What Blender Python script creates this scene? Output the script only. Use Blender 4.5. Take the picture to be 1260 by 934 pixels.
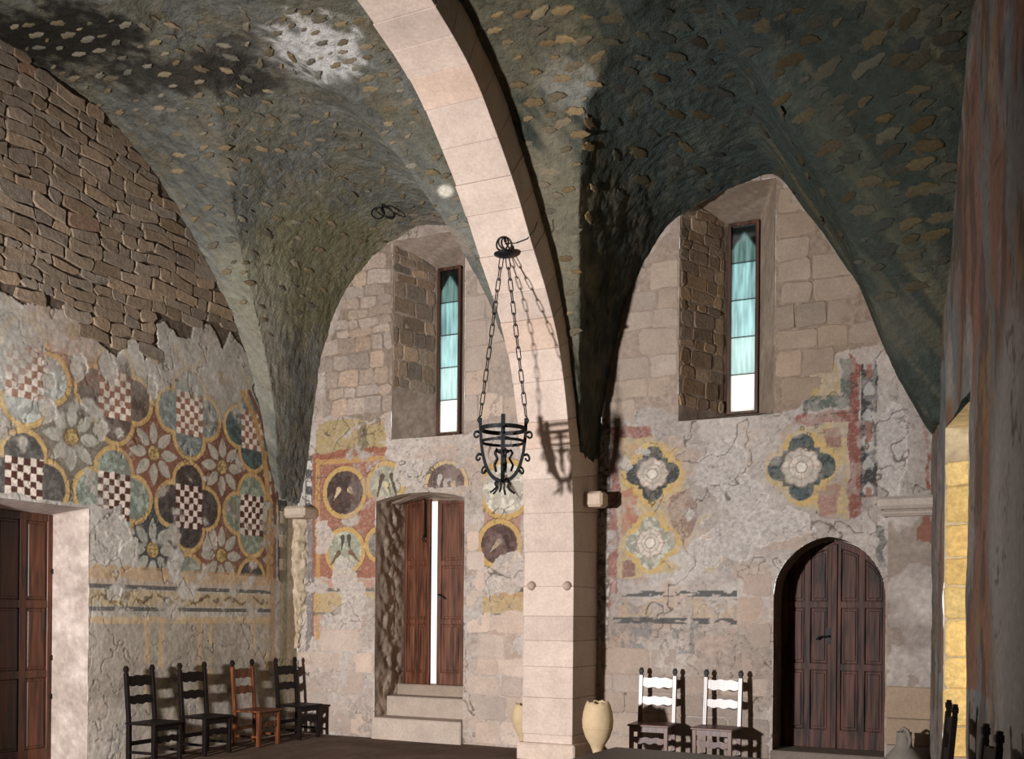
import bpy, bmesh, math, random
import numpy as np
from mathutils import Vector, Matrix

for o in list(bpy.data.objects): bpy.data.objects.remove(o)
SC = bpy.context.scene
COL = SC.collection
R_ = math.radians

# ------------------------------------------------------------------ camera
# room frame: x runs along the back wall, the back wall is y = 0, the room lies at y < 0
F, CX, CY = 1250.0, 630.0, 757.0
YAW, ROLL = R_(25.47), R_(0.5)
CAM = np.array([4.61, -12.2, 1.76])
def rz(a):
    c, s = math.cos(a), math.sin(a)
    return np.array([[c, -s, 0], [s, c, 0], [0, 0, 1.0]])
ROT = rz(YAW) @ np.array([[1, 0, 0], [0, 0, -1], [0, 1, 0.0]]) @ rz(ROLL)
cd = bpy.data.cameras.new('camera'); cam = bpy.data.objects.new('camera', cd); COL.objects.link(cam)
cd.sensor_fit = 'HORIZONTAL'; cd.sensor_width = 36; cd.lens = 36 * F / 1260
cd.shift_x = (630 - CX) / 1260; cd.shift_y = (CY - 467) / 1260; cd.clip_end = 200
cam.matrix_world = Matrix.Translation(Vector(CAM)) @ Matrix([list(r) for r in ROT]).to_4x4()
SC.camera = cam

def ray(px, py): return ROT @ np.array([(px - CX) / F, (CY - py) / F, -1.0])
def on(ax, v, px, py):
    d = ray(px, py); return CAM + d * ((v - CAM[ax]) / d[ax])
def pix(P):                                   # (N,3) points -> pixel coordinates of the photograph
    l = (P - CAM) @ ROT
    w = np.maximum(-l[:, 2], 1e-3)
    return CX + F * l[:, 0] / w, CY - F * l[:, 1] / w

# ------------------------------------------------------------------ world, lights, exposure
SC.view_settings.view_transform = 'Standard'; SC.view_settings.look = 'None'
SC.view_settings.gamma = 1; SC.view_settings.use_curve_mapping = False
SC.view_settings.exposure = 0.0
wd = bpy.data.worlds.new('overcast_sky'); SC.world = wd; wd.use_nodes = True
bg = wd.node_tree.nodes['Background']; bg.inputs[0].default_value = (1, .97, .92, 1); bg.inputs[1].default_value = 1.6

def area(name, loc, target, power, size, color, size_y=None):
    l = bpy.data.lights.new(name, 'AREA'); l.energy = power; l.color = color
    l.shape = 'RECTANGLE' if size_y else 'DISK'; l.size = size
    if size_y: l.size_y = size_y
    o = bpy.data.objects.new(name, l); COL.objects.link(o)
    o.location = loc; o.rotation_euler = (Vector(target) - Vector(loc)).to_track_quat('-Z', 'Y').to_euler()
    return o
# the photographer's flood lamp, on a stand at the open end of the left bay
sl_ = bpy.data.lights.new('flood_lamp', 'SPOT'); sl_.energy = 7400; sl_.color = (1, .97, .94); sl_.shadow_soft_size = .22
sl_.spot_size = R_(108); sl_.spot_blend = 1.0
so_ = bpy.data.objects.new('flood_lamp', sl_); COL.objects.link(so_); so_.location = (-1.75, -12.0, 2.1)
so_.rotation_euler = (Vector((-1.9, 0, 2.5)) - Vector(so_.location)).to_track_quat('-Z', 'Y').to_euler()
# daylight coming in through the tall opening of the right wall
area('opening_daylight', (5.42, -1.65, 1.9), (4.3, -1.62, 1.8), 24, .6, (1, .85, .40), 2.4)

# ------------------------------------------------------------------ numbers of the room
XL = -4.71; SFRONT = 14.5
RW0 = np.array([3.95, 0.0]); RA = R_(8); RD = np.array([math.sin(RA), -math.cos(RA)])   # right wall, a little out of square
RN = np.array([math.cos(RA), math.sin(RA)])                                              # outward
def pchip(pts):
    x = np.array([p[0] for p in pts], float); y = np.array([p[1] for p in pts], float)
    h = np.diff(x); dl = np.diff(y) / h; d = np.zeros_like(x)
    for i in range(1, len(x) - 1):
        if dl[i-1] * dl[i] > 0:
            w1, w2 = 2*h[i] + h[i-1], h[i] + 2*h[i-1]
            d[i] = (w1 + w2) / (w1 / dl[i-1] + w2 / dl[i])
    d[0], d[-1] = dl[0], dl[-1]
    def f(q):
        q = np.clip(np.asarray(q, float), x[0], x[-1]); i = np.clip(np.searchsorted(x, q) - 1, 0, len(h) - 1)
        t = (q - x[i]) / h[i]
        return ((2*t**3 - 3*t**2 + 1) * y[i] + (t**3 - 2*t**2 + t) * h[i] * d[i]
                + (-2*t**3 + 3*t**2) * y[i+1] + (t**3 - t**2) * h[i] * d[i+1])
    return f
ZA = pchip([(0, 3.3), (.4, 3.4), (.61, 3.72), (.89, 4.62), (1.1, 5.12), (1.35, 5.58), (1.9, 6.25), (2.35, 6.7), (2.9, 7.15),
            (3.7, 7.5), (4.2, 7.6), (5, 7.66), (15, 7.67)])
ZBL = pchip([(-4.9, 3.3), (-4.71, 3.4), (-4.54, 4.1), (-4.33, 5.5), (-3.84, 6.5), (-3.16, 7.0), (-2.7, 7.16), (-2.2, 7.1), (-1.6, 6.7),
             (-1.1, 5.8), (-.8, 4.9), (-.65, 4.0), (-.3, 3.3)])
ZBR = pchip([(-.4, 3.3), (0, 3.75), (.05, 4.3), (.1, 4.68), (.41, 5.85), (.98, 6.68), (1.49, 6.88), (2.12, 7.03), (2.64, 6.41), (3.10, 5.68),
             (3.42, 4.92), (3.6, 4.5), (3.8, 4.1), (4.0, 3.8), (7, 3.6)])
def sstep(a, b, x):
    t = np.clip((x - a) / (b - a), 0, 1); return t * t * (3 - 2 * t)
def zvault(u, s):
    u = np.asarray(u, float); s = np.asarray(s, float)
    rise = .14 * np.clip(s, 0, 4.6)
    left = np.maximum(ZA(s), ZBL(u) + rise * sstep(-4.75, -4.2, u) * sstep(-.6, -1.1, u))
    uw = RW0[0] + math.tan(RA) * s
    right = np.maximum(ZA(s) - .65 * sstep(uw - 1.5, uw, u), ZBR(u) + rise * sstep(-.05, .3, u) * sstep(3.7, 3.2, u))
    return np.where(u < -.33, left, right)
ARCH = pchip([(0, .80), (2.3, .80), (3.3, .86), (3.75, .94), (4.24, 1.07), (4.88, 1.31), (5.40, 1.68), (5.84, 2.12),
              (6.24, 2.50), (6.69, 3.05), (7.02, 3.55), (7.28, 4.37), (7.42, 5.2), (7.5, 6.2)])     # s of the intrados over z

# ------------------------------------------------------------------ noise and painting
_rs = np.random.RandomState(7); _T = _rs.rand(256, 256)
def vn(x, y, k=0):
    x = np.asarray(x, float) + 17.3 * k; y = np.asarray(y, float) + 41.7 * k
    xi = np.floor(x).astype(int); yi = np.floor(y).astype(int); fx = x - xi; fy = y - yi
    fx = fx*fx*(3-2*fx); fy = fy*fy*(3-2*fy)
    a = _T[xi & 255, yi & 255]; b = _T[(xi+1) & 255, yi & 255]; c = _T[xi & 255, (yi+1) & 255]; d = _T[(xi+1) & 255, (yi+1) & 255]
    return (a*(1-fx) + b*fx) * (1-fy) + (c*(1-fx) + d*fx) * fy
def fbm(x, y, o=4, k=0):
    r = 0; a = .5; n = 0
    for i in range(o):
        r = r + a * vn(x * 2**i, y * 2**i, k + i * 3); n += a; a *= .55
    return r / n
def lin(c):
    c = np.clip(np.asarray(c, float) / 255, 0, 1)
    return np.where(c <= .04045, c / 12.92, ((c + .055) / 1.055) ** 2.4)
def pip(x, y, poly):
    ins = np.zeros(x.shape, bool); n = len(poly)
    for i in range(n):
        x0, y0 = poly[i]; x1, y1 = poly[(i+1) % n]
        if y0 == y1: continue
        c = ((y0 > y) != (y1 > y)) & (x < (x1 - x0) * (y - y0) / (y1 - y0) + x0)
        ins ^= c
    return ins
def dline(x, y, pts):
    d = np.full(x.shape, 1e9)
    for (x0, y0), (x1, y1) in zip(pts[:-1], pts[1:]):
        dx, dy = x1 - x0, y1 - y0; t = np.clip(((x-x0)*dx + (y-y0)*dy) / (dx*dx + dy*dy + 1e-12), 0, 1)
        d = np.minimum(d, np.hypot(x - x0 - t*dx, y - y0 - t*dy))
    return d

class Paint:
    """colours (sRGB 0-255) and relief of a wall, worked out in metres on the wall"""
    def __init__(s, x, z, base, to_wall):
        s.x, s.z, s.W = x, z, to_wall
        s.c = np.tile(np.array(base, float), (x.size, 1)); s.h = np.zeros(x.size)
        s.jx = x + .09 * (fbm(x*6, z*6, 4, 5) - .5); s.jz = z + .09 * (fbm(x*6, z*6, 4, 9) - .5)   # ragged edges
        s.sx = x + .016 * (fbm(x*9, z*9, 2, 15) - .5); s.sz = z + .016 * (fbm(x*9, z*9, 2, 19) - .5)   # hand-drawn edges
        s.wear = np.ones(x.size)
    def mix(s, m, rgb, a=1.0):
        m = (np.asarray(m, float) * a)[:, None]; s.c = s.c * (1 - m) + np.array(rgb, float) * m
    def poly(s, pts, rgb, a=1.0, rag=True, worn=True, px=True):
        P = [s.W(*p) for p in pts] if px else pts
        m = pip(s.jx, s.jz, P) if rag else pip(s.sx, s.sz, P)
        s.mix(m * (s.wear if worn else 1), rgb, a); return m
    def line(s, pts, w, rgb, a=1.0, rag=False, px=True, worn=True):
        P = [s.W(*p) for p in pts] if px else pts
        m = dline(s.jx if rag else s.sx, s.jz if rag else s.sz, P) < w / 2
        s.mix(m * (s.wear if worn else 1), rgb, a); return m
    def blob(s, p, rx, rz_, rgb, a=1.0, px=True, soft=.0, worn=False):
        c = s.W(*p) if px else p
        d = np.hypot((s.jx - c[0]) / rx, (s.jz - c[1]) / rz_)
        m = sstep(1 + soft, 1 - soft, d) if soft else (d < 1)
        s.mix(m * (s.wear if worn else 1), rgb, a); return m
    def loss(s, p, rx, rz_, rgb=(176, 166, 156), px=True, deep=.006):
        c = s.W(*p) if px else p
        k_ = c[0] * 7.7 + c[1] * 3.1; q = .35 / max(rx, rz_)
        d = np.hypot((s.jx - c[0]) / rx, (s.jz - c[1]) / rz_) * (.55 + .9 * fbm(s.x*3.2*q + k_, s.z*3.2*q - k_, 4, 3)) + .25 * (fbm(s.x*15, s.z*15, 3, 13) - .5)
        s.mix((d < 1.0), np.array(rgb), .85); n = fbm(s.x*40, s.z*40, 2, 3)
        s.mix((d < .97) & (n > .55), np.array(rgb) * .88, .8)
        s.mix((d > .97) & (d < 1.03), np.array(rgb) * 1.1, .5); s.h -= deep * (d < 1)
    def mottle(s, amp=22, pale=.5, pink=.5):
        x, z = s.x, s.z
        n = fbm(x*1.7, z*1.7, 5, 31) - .5; f = fbm(x*22, z*22, 3, 37) - .5; g = vn(x*85, z*85, 41) - .5
        s.c += (n * amp * 2.4 + f * amp * 1.5 + g * amp * .8)[:, None]
        p = sstep(.56, .66, fbm(x*2.6, z*2.6, 4, 51)); s.mix(p, (186, 177, 170), pale * .5)
        q = sstep(.57, .68, fbm(x*1.9, z*3.1, 4, 61)); s.mix(q, (178, 146, 124), pink * .5)
    def fadeall(s, a, k):
        g = s.c.mean(1, keepdims=True); s.c = (s.c * (1 - a) + g * a) * k
    def crack(s, k=71, sc=1.6, a=.5):
        n = fbm(s.x*sc, s.z*sc, 4, k); m = np.abs(n - .5) < .0045
        s.mix(m, (70, 62, 55), a); s.h -= .006 * m

# ------------------------------------------------------------------ materials
MATS = {}
def newmat(name):
    m = bpy.data.materials.new(name); m.use_nodes = True; MATS[name] = m
    return m, m.node_tree.nodes, m.node_tree.links, m.node_tree.nodes['Principled BSDF']
def bump_noise(N, L, bs, scale, strength, dist=.02, detail=8, coord=None):
    t = N.new('ShaderNodeTexNoise'); t.inputs['Scale'].default_value = scale; t.inputs['Detail'].default_value = detail
    t.inputs['Roughness'].default_value = .65
    g = N.new('ShaderNodeNewGeometry'); L.new(g.outputs['Position'], t.inputs['Vector'])
    b = N.new('ShaderNodeBump'); b.inputs['Strength'].default_value = strength; b.inputs['Distance'].default_value = dist
    L.new(t.outputs['Fac'], b.inputs['Height']); L.new(b.outputs['Normal'], bs.inputs['Normal'])
    return t
def tint(N, L, src, tex, lo, hi):
    r = N.new('ShaderNodeMapRange'); r.inputs['To Min'].default_value = lo; r.inputs['To Max'].default_value = hi
    r.inputs['From Min'].default_value = .3; r.inputs['From Max'].default_value = .7
    L.new(tex.outputs['Fac'], r.inputs['Value'])
    mx = N.new('ShaderNodeVectorMath'); mx.operation = 'SCALE'
    L.new(src, mx.inputs[0]); L.new(r.outputs['Result'], mx.inputs['Scale']); return mx.outputs[0]
def mat_paint(name, scale=16, strength=.3, dist=.02):
    m, N, L, b = newmat(name); b.inputs['Roughness'].default_value = .92; b.inputs['Specular IOR Level'].default_value = .15
    a = N.new('ShaderNodeVertexColor'); a.layer_name = 'Col'
    t = bump_noise(N, L, b, scale, strength, dist)
    L.new(tint(N, L, a.outputs['Color'], t, .8, 1.18), b.inputs['Base Color']); return m
def mat_obj(name, scale=18, strength=.6, dist=.02, rough=.93, lo=.72, hi=1.22, spec=.15):
    """stone whose tone is the colour of its own object"""
    m, N, L, b = newmat(name); b.inputs['Roughness'].default_value = rough; b.inputs['Specular IOR Level'].default_value = spec
    a = N.new('ShaderNodeObjectInfo'); t = bump_noise(N, L, b, scale, strength, dist)
    t2 = N.new('ShaderNodeTexNoise'); t2.inputs['Scale'].default_value = 3.2; t2.inputs['Detail'].default_value = 9; t2.inputs['Roughness'].default_value = .7
    g = N.new('ShaderNodeNewGeometry'); L.new(g.outputs['Position'], t2.inputs['Vector'])
    L.new(tint(N, L, tint(N, L, a.outputs['Color'], t, lo, hi), t2, .84, 1.12), b.inputs['Base Color']); return m
def mat_plain(name, rgb, rough=.6, spec=.4, metal=0, scale=20, strength=.2, lo=.75, hi=1.25, dist=.01):
    m, N, L, b = newmat(name); b.inputs['Roughness'].default_value = rough; b.inputs['Specular IOR Level'].default_value = spec
    b.inputs['Metallic'].default_value = metal
    c = N.new('ShaderNodeRGB'); v = lin(rgb); c.outputs[0].default_value = (*v, 1)
    t = bump_noise(N, L, b, scale, strength, dist)
    L.new(tint(N, L, c.outputs[0], t, lo, hi), b.inputs['Base Color']); return m
def mat_wood(name, dark, light, rough=.5, spec=.5, stretch=(30, 30, 2.2), strength=.25):
    m, N, L, b = newmat(name); b.inputs['Roughness'].default_value = rough; b.inputs['Specular IOR Level'].default_value = spec
    tc = N.new('ShaderNodeTexCoord'); mp = N.new('ShaderNodeMapping'); mp.inputs['Scale'].default_value = stretch
    L.new(tc.outputs['Object'], mp.inputs['Vector'])
    t = N.new('ShaderNodeTexNoise'); t.inputs['Scale'].default_value = 1; t.inputs['Detail'].default_value = 6; t.inputs['Distortion'].default_value = .6
    L.new(mp.outputs['Vector'], t.inputs['Vector'])
    r = N.new('ShaderNodeValToRGB'); r.color_ramp.elements[0].position = .35; r.color_ramp.elements[1].position = .68
    r.color_ramp.elements[0].color = (*lin(dark), 1); r.color_ramp.elements[1].color = (*lin(light), 1)
    L.new(t.outputs['Fac'], r.inputs['Fac']); L.new(r.outputs['Color'], b.inputs['Base Color'])
    bp = N.new('ShaderNodeBump'); bp.inputs['Strength'].default_value = strength; bp.inputs['Distance'].default_value = .004
    L.new(t.outputs['Fac'], bp.inputs['Height']); L.new(bp.outputs['Normal'], b.inputs['Normal']); return m
def mat_glass(name, rgb, streak):
    m = bpy.data.materials.new(name); m.use_nodes = True; N, L = m.node_tree.nodes, m.node_tree.links; N.clear()
    out = N.new('ShaderNodeOutputMaterial'); tr = N.new('ShaderNodeBsdfTranslucent'); tp = N.new('ShaderNodeBsdfGlossy'); mix = N.new('ShaderNodeMixShader')
    mix.inputs[0].default_value = .04; tp.inputs['Roughness'].default_value = .1
    g = N.new('ShaderNodeNewGeometry'); mp = N.new('ShaderNodeMapping'); mp.inputs['Scale'].default_value = (26, 26, 2.6)
    t = N.new('ShaderNodeTexNoise'); t.inputs['Scale'].default_value = 1; t.inputs['Detail'].default_value = 5
    L.new(g.outputs['Position'], mp.inputs['Vector']); L.new(mp.outputs['Vector'], t.inputs['Vector'])
    r = N.new('ShaderNodeValToRGB'); v = lin(rgb) ** .5; r.color_ramp.elements[0].position = .32; r.color_ramp.elements[1].position = .62
    r.color_ramp.elements[0].color = (*(v * (1 - streak)), 1); r.color_ramp.elements[1].color = (*v, 1)
    L.new(t.outputs['Fac'], r.inputs['Fac']); L.new(r.outputs['Color'], tr.inputs['Color'])
    L.new(tr.outputs[0], mix.inputs[1]); L.new(tp.outputs[0], mix.inputs[2]); L.new(mix.outputs[0], out.inputs[0]); return m

M_WALL = mat_paint('frescoed_plaster'); M_VAULT = mat_paint('vault_render', 10, 1.0, .085)
M_STONE = mat_obj('wall_stone', 22, .7, .02); M_ASHLAR = mat_obj('dressed_stone', 30, .35, .012, lo=.86, hi=1.1)
M_LUMP = mat_obj('vault_stone', 30, .7, .015)
M_IRON = mat_plain('wrought_iron', (26, 28, 30), .55, .5, .6, 40, .3)
M_CLAY = mat_plain('pale_earthenware', (188, 165, 132), .75, .25, 0, 9, .15, .88, 1.08)
M_CLAYG = mat_plain('grey_earthenware', (120, 112, 104), .75, .25, 0, 9, .15, .85, 1.1)
M_DARKW = mat_wood('near_black_wood', (8, 6, 5), (24, 13, 11), .5, .2)
M_ORANGEW = mat_wood('orange_brown_wood', (54, 27, 13), (120, 66, 33), .45, .35)
M_REDW = mat_wood('red_brown_wood', (58, 30, 26), (104, 62, 52), .34, .6, strength=.15)
M_DOOR = mat_wood('old_door_wood', (13, 8, 7), (88, 52, 42), .6, .3, (22, 22, 1.6))
M_DOOR2 = mat_wood('warm_door_wood', (58, 32, 21), (114, 70, 50), .38, .5, (22, 22, 1.6))
M_DOOR1 = mat_wood('russet_door_wood', (36, 17, 8), (92, 47, 25), .4, .5, (22, 22, 1.6))
M_FRAME = mat_wood('window_frame_wood', (44, 26, 18), (86, 54, 38), .5, .4)
M_TABLE = mat_wood('dark_table_wood', (26, 18, 15), (52, 38, 30), .4, .4, (2.2, 30, 30))

# ------------------------------------------------------------------ mesh helpers
def link(name, me, mat, parent=None, color=None):
    o = bpy.data.objects.new(name, me); COL.objects.link(o)
    if mat is not None and me is not None and not me.materials: me.materials.append(mat)
    if parent is not None: o.parent = parent
    if color is not None: o.color = (*lin(color), 1)
    return o
def tag(o, label=None, cat=None, group=None, kind=None):
    if label: o['label'] = label
    if cat: o['category'] = cat
    if group: o['group'] = group
    if kind: o['kind'] = kind
    return o
def empty(name, loc=(0, 0, 0), rot=0, parent=None):
    o = bpy.data.objects.new(name, None); COL.objects.link(o); o.location = loc; o.rotation_euler = (0, 0, rot); o.empty_display_size = .1
    if parent is not None: o.parent = parent
    return o
def grid_mesh(name, P, nu, nv, keep=None, col=None, smooth=True, flip=False):
    """P (nu*nv,3), index i*nv+j"""
    i, j = np.meshgrid(np.arange(nu - 1), np.arange(nv - 1), indexing='ij'); a = (i * nv + j).ravel()
    q = np.stack([a, a + nv, a + nv + 1, a + 1], 1)
    if flip: q = q[:, ::-1]
    if keep is not None: q = q[keep]
    used = np.zeros(len(P), bool); used[q.ravel()] = True; idx = np.cumsum(used) - 1
    P = P[used]; q = idx[q]; n = len(q)
    me = bpy.data.meshes.new(name); me.vertices.add(len(P)); me.vertices.foreach_set('co', P.astype(np.float32).ravel())
    me.loops.add(n * 4); me.loops.foreach_set('vertex_index', q.astype(np.int32).ravel())
    me.polygons.add(n); me.polygons.foreach_set('loop_start', np.arange(0, n * 4, 4, dtype=np.int32))
    me.update(calc_edges=True)
    me.polygons.foreach_set('use_smooth', np.full(n, smooth))
    if col is not None:
        c = np.ones((len(P), 4), np.float32); c[:, :3] = lin(col[used])
        at = me.color_attributes.new('Col', 'FLOAT_COLOR', 'POINT'); at.data.foreach_set('color', c.ravel())
    me.validate(); me.update(); return me

class MB:
    def __init__(s): s.v = []; s.f = []
    def add(s, vs, fs):
        o = len(s.v); s.v += [tuple(map(float, p)) for p in vs]; s.f += [tuple(i + o for i in f) for f in fs]; return s
    def box(s, x0, x1, y0, y1, z0, z1):
        return s.add([(x0,y0,z0),(x1,y0,z0),(x1,y1,z0),(x0,y1,z0),(x0,y0,z1),(x1,y0,z1),(x1,y1,z1),(x0,y1,z1)],
                     [(0,3,2,1),(4,5,6,7),(0,1,5,4),(1,2,6,5),(2,3,7,6),(3,0,4,7)])
    def bar(s, p, q, w, d, up=(0, 1, 0)):
        p, q = Vector(p), Vector(q); t = (q - p).normalized(); a = t.cross(Vector(up)).normalized(); b = t.cross(a)
        vs = [c + a * sx * w / 2 + b * sy * d / 2 for c in (p, q) for sx, sy in ((-1,-1),(1,-1),(1,1),(-1,1))]
        return s.add(vs, [(0,3,2,1),(4,5,6,7),(0,1,5,4),(1,2,6,5),(2,3,7,6),(3,0,4,7)])
    def tube(s, pts, r, seg=6, closed=False):
        pts = [Vector(p) for p in pts]; n = len(pts); rr = r if hasattr(r, '__len__') else [r] * n
        vs = []; prev = None
        for i, p in enumerate(pts):
            t = (pts[(i+1) % n] - pts[i-1]) if closed else (pts[min(i+1, n-1)] - pts[max(i-1, 0)])
            t.normalize()
            if prev is None: prev = t.orthogonal().normalized()
            a = (prev - t * prev.dot(t)).normalized(); prev = a; b = t.cross(a)
            vs += [p + (a * math.cos(k*2*math.pi/seg) + b * math.sin(k*2*math.pi/seg)) * rr[i] for k in range(seg)]
        fs = []
        for i in range(n if closed else n - 1):
            i2 = (i + 1) % n
            for k in range(seg): fs.append((i*seg+k, i*seg+(k+1) % seg, i2*seg+(k+1) % seg, i2*seg+k))
        if not closed: fs += [tuple(range(seg))[::-1], tuple((n-1)*seg + k for k in range(seg))]
        return s.add(vs, fs)
    def lathe(s, prof, seg=24, cx=0, cy=0, caps=True):
        vs = [(cx + r*math.cos(k*2*math.pi/seg), cy + r*math.sin(k*2*math.pi/seg), z) for r, z in prof for k in range(seg)]
        fs = [(i*seg+k, i*seg+(k+1) % seg, (i+1)*seg+(k+1) % seg, (i+1)*seg+k) for i in range(len(prof)-1) for k in range(seg)]
        if caps: fs += [tuple(range(seg))[::-1], tuple((len(prof)-1)*seg + k for k in range(seg))]
        return s.add(vs, fs)
    def prism(s, poly, y0, y1):                # polygon in x,z pushed along y (y0 is the face seen)
        n = len(poly)
        vs = [(x, y0, z) for x, z in poly] + [(x, y1, z) for x, z in poly]
        return s.add(vs, [tuple(range(n)), tuple(range(2*n-1, n-1, -1))] + [(i, i+n, (i+1) % n + n, (i+1) % n) for i in range(n)])
    def mesh(s, name, smooth=False):
        me = bpy.data.meshes.new(name); me.from_pydata(s.v, [], s.f)
        bm = bmesh.new(); bm.from_mesh(me); bmesh.ops.recalc_face_normals(bm, faces=bm.faces); bm.to_mesh(me); bm.free()
        if smooth: me.polygons.foreach_set('use_smooth', [True] * len(me.polygons))
        me.update(); return me
    def build(s, name, mat, parent=None, smooth=False, bevel=0, color=None):
        o = link(name, s.mesh(name, smooth), mat, parent, color)
        if bevel:
            b = o.modifiers.new('bevel', 'BEVEL'); b.width = bevel; b.segments = 1; b.limit_method = 'ANGLE'
        return o

# stones: each is a small mesh of its own, set into the wall and standing a little proud of it
RG = random.Random(11)
def stone(name, fr, x0, x1, z0, z1, proud, parent, mat, color, jit=.012, gap=.008, wave=.02):
    o, e1, e2, n = fr
    x0 += gap; x1 -= gap; z0 += gap; z1 -= gap
    if x1 - x0 < .02 or z1 - z0 < .02: return None
    c = min(.3 * (x1-x0), .3 * (z1-z0), .035) * RG.uniform(.5, 1.1)
    out = [(x0+c, z0), ((x0+x1)/2, z0), (x1-c, z0), (x1, z0+c), (x1, z1-c), (x1-c, z1), ((x0+x1)/2, z1), (x0+c, z1), (x0, z1-c), (x0, z0+c)]
    out = [(x + RG.uniform(-jit, jit), z + RG.uniform(-jit, jit)) for x, z in out]
    mx, mz = (x0+x1)/2, (z0+z1)/2; k = .93; m = len(out)
    inn = [(mx + (x-mx)*k, mz + (z-mz)*k) for x, z in out]
    wv = lambda x, z: z + wave * 2 * float(vn(x*1.7 + 3, z*1.7 + 9, 4) + .5*vn(x*4.1, z*4.1, 8) - .75)
    P = lambda x, z, h: o + e1*x + e2*wv(x, z) + n*h
    vs = [P(x, z, -.03) for x, z in out] + [P(x, z, proud*.45) for x, z in out] + [P(x, z, proud*RG.uniform(.8, 1.15)) for x, z in inn]
    fs = [(r*m+i, r*m+(i+1) % m, (r+1)*m+(i+1) % m, (r+1)*m+i) for r in (0, 1) for i in range(m)] + [tuple(2*m+i for i in range(m))]
    me = bpy.data.meshes.new(name); me.from_pydata([tuple(v) for v in vs], [], fs); me.update()
    d = RG.uniform(-1, 1); v = .045 if mat is M_ASHLAR else .09
    return link(name, me, mat, parent, np.array(color) * (1 + v * d) + np.array([50, 0, -50]) * v * RG.uniform(-1, 1))
def courses(x0, x1, z0, z1, rh, ln, inside):
    res = []; z = z0
    while z < z1:
        h = RG.uniform(*rh); x = x0 - RG.uniform(0, ln[1])
        while x < x1:
            w = RG.uniform(*ln)
            if inside(x + w/2, z + h/2): res.append((max(x, x0), min(x + w, x1), z, z + h))
            x += w
        z += h
    return res
def ppoly(pts):
    P = list(pts)
    return lambda x, z: bool(pip(np.array([x]), np.array([z]), P)[0])
# ================================================================== the setting
def axis(a, b, step, extra=()):
    base = list(np.arange(a, b, step)) + [b]; ex = list(extra)
    return np.array(sorted([v for v in base if all(abs(v - e) > step * .45 for e in ex)] + ex))
def mesh2(A, B):
    a, b = np.meshgrid(A, B, indexing='ij'); return a.ravel(), b.ravel()
def centres(A, B):
    a, b = np.meshgrid((A[1:]+A[:-1])/2, (B[1:]+B[:-1])/2, indexing='ij'); return a.ravel(), b.ravel()

# ---------------- floor
A = axis(-5.4, 6.6, .08); B = axis(-1.0, SFRONT, .08); x, s = mesh2(A, B)
n = fbm(x*1.2, s*1.2, 4, 2); g = fbm(x*14, s*3, 3, 4)
col = np.array([92, 74, 63.]) + (n[:, None] - .5) * 40 + (g[:, None] - .5) * 22
fl = link('floor', grid_mesh('floor', np.stack([x, -s, .012*(n-.5)-.006], 1), len(A), len(B), col=col, flip=True), mat_paint('worn_floor', 8, .3, .01)); tag(fl, 'worn brown earthen floor', kind='structure')

# ---------------- left wall, frescoed, bare stone above
def WL(px, py): q = on(0, XL, px, py); return (-q[1], q[2])
D1 = (3.84, 5.5, 2.93)                                    # the doorway: s from, s to, height
A = np.concatenate([axis(0, 5.62, .0125, (D1[0], D1[1])), np.arange(5.9, SFRONT, .3), [SFRONT]]); B = axis(0, 8.0, .0125, (D1[2],))
s, z = mesh2(A, B)
P = Paint(s, z, (160, 152, 142), WL)
low = sstep(2.3, 1.2, z); P.mix(low, (158, 145, 130)); P.mix(sstep(2.8, 3.9, s) * low, (172, 158, 145))
P.mottle(20, .5, .35)
BOUND = [WL(*p) for p in [(-60, 345), (0, 358), (27, 371), (58, 376), (86, 385), (106, 406), (127, 426), (147, 440), (154, 419), (168, 419), (178, 440), (197, 436),
         (192, 399), (205, 395), (219, 414), (236, 418), (240, 402), (260, 399), (274, 430), (284, 409), (302, 432), (325, 430)]]
BRICKS = [(-.2, BOUND[-1][1])] + BOUND[::-1] + [(16, BOUND[0][1]), (16, 9), (-.2, 9)]
P.wear = sstep(.27, .40, fbm(s*3.5, z*3.5, 5, 81)) * (.72 + .28 * (vn(s*55, z*55, 5) > .25))
fade = 1 - .8 * sstep(4.15, 4.75, z + .6*(fbm(s*2, z*2, 3, 91) - .5)); fade *= 1 - .35 * sstep(4.2, 4.9, s) * sstep(3.6, 4.2, z)
zone = (z > 2.27) & (z < 5.15) & (s < 5.6) & (s > .5)
zone &= ~((s > 3.35) & (z < 2.98 + .1*(fbm(s*5, z*5, 3, 7)-.5)) & (s < 5.7)) & ~((s > 3.1) & (z < 2.62 + .35*(fbm(s*3, z*3, 3, 77)-.3)))
fm = zone * fade * P.wear
S0, DS, Z0, DZ = 1.04, 1.22, 3.11, 1.18
sx, sz = P.sx, P.sz
ci = np.round((sx - S0 - DS/2) / DS).astype(int); cj = np.round((sz - Z0 - DZ/2) / DZ).astype(int)     # flower cells
fcol = {(0, 0): (112, 66, 48), (1, 0): (122, 72, 52), (2, 0): (108, 98, 84), (0, -1): (118, 74, 56), (1, -1): (58, 60, 60), (2, -1): (110, 100, 88),
        (2, 1): (150, 84, 56), (1, 1): (150, 138, 124), (0, 1): (140, 128, 116), (-1, 0): (112, 70, 52), (-1, -1): (118, 74, 56)}
dx = sx - (S0 + DS/2 + ci*DS); dz = sz - (Z0 + DZ/2 + cj*DZ)
for k, c in fcol.items(): P.mix(fm * ((ci == k[0]) & (cj == k[1])), c, .95)
ang = np.arctan2(dz, dx); rad = np.hypot(dx, dz); ka = np.round(ang / (math.pi/4)) * math.pi/4
lx = dx*np.cos(ka) + dz*np.sin(ka); lz = -dx*np.sin(ka) + dz*np.cos(ka)
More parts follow.
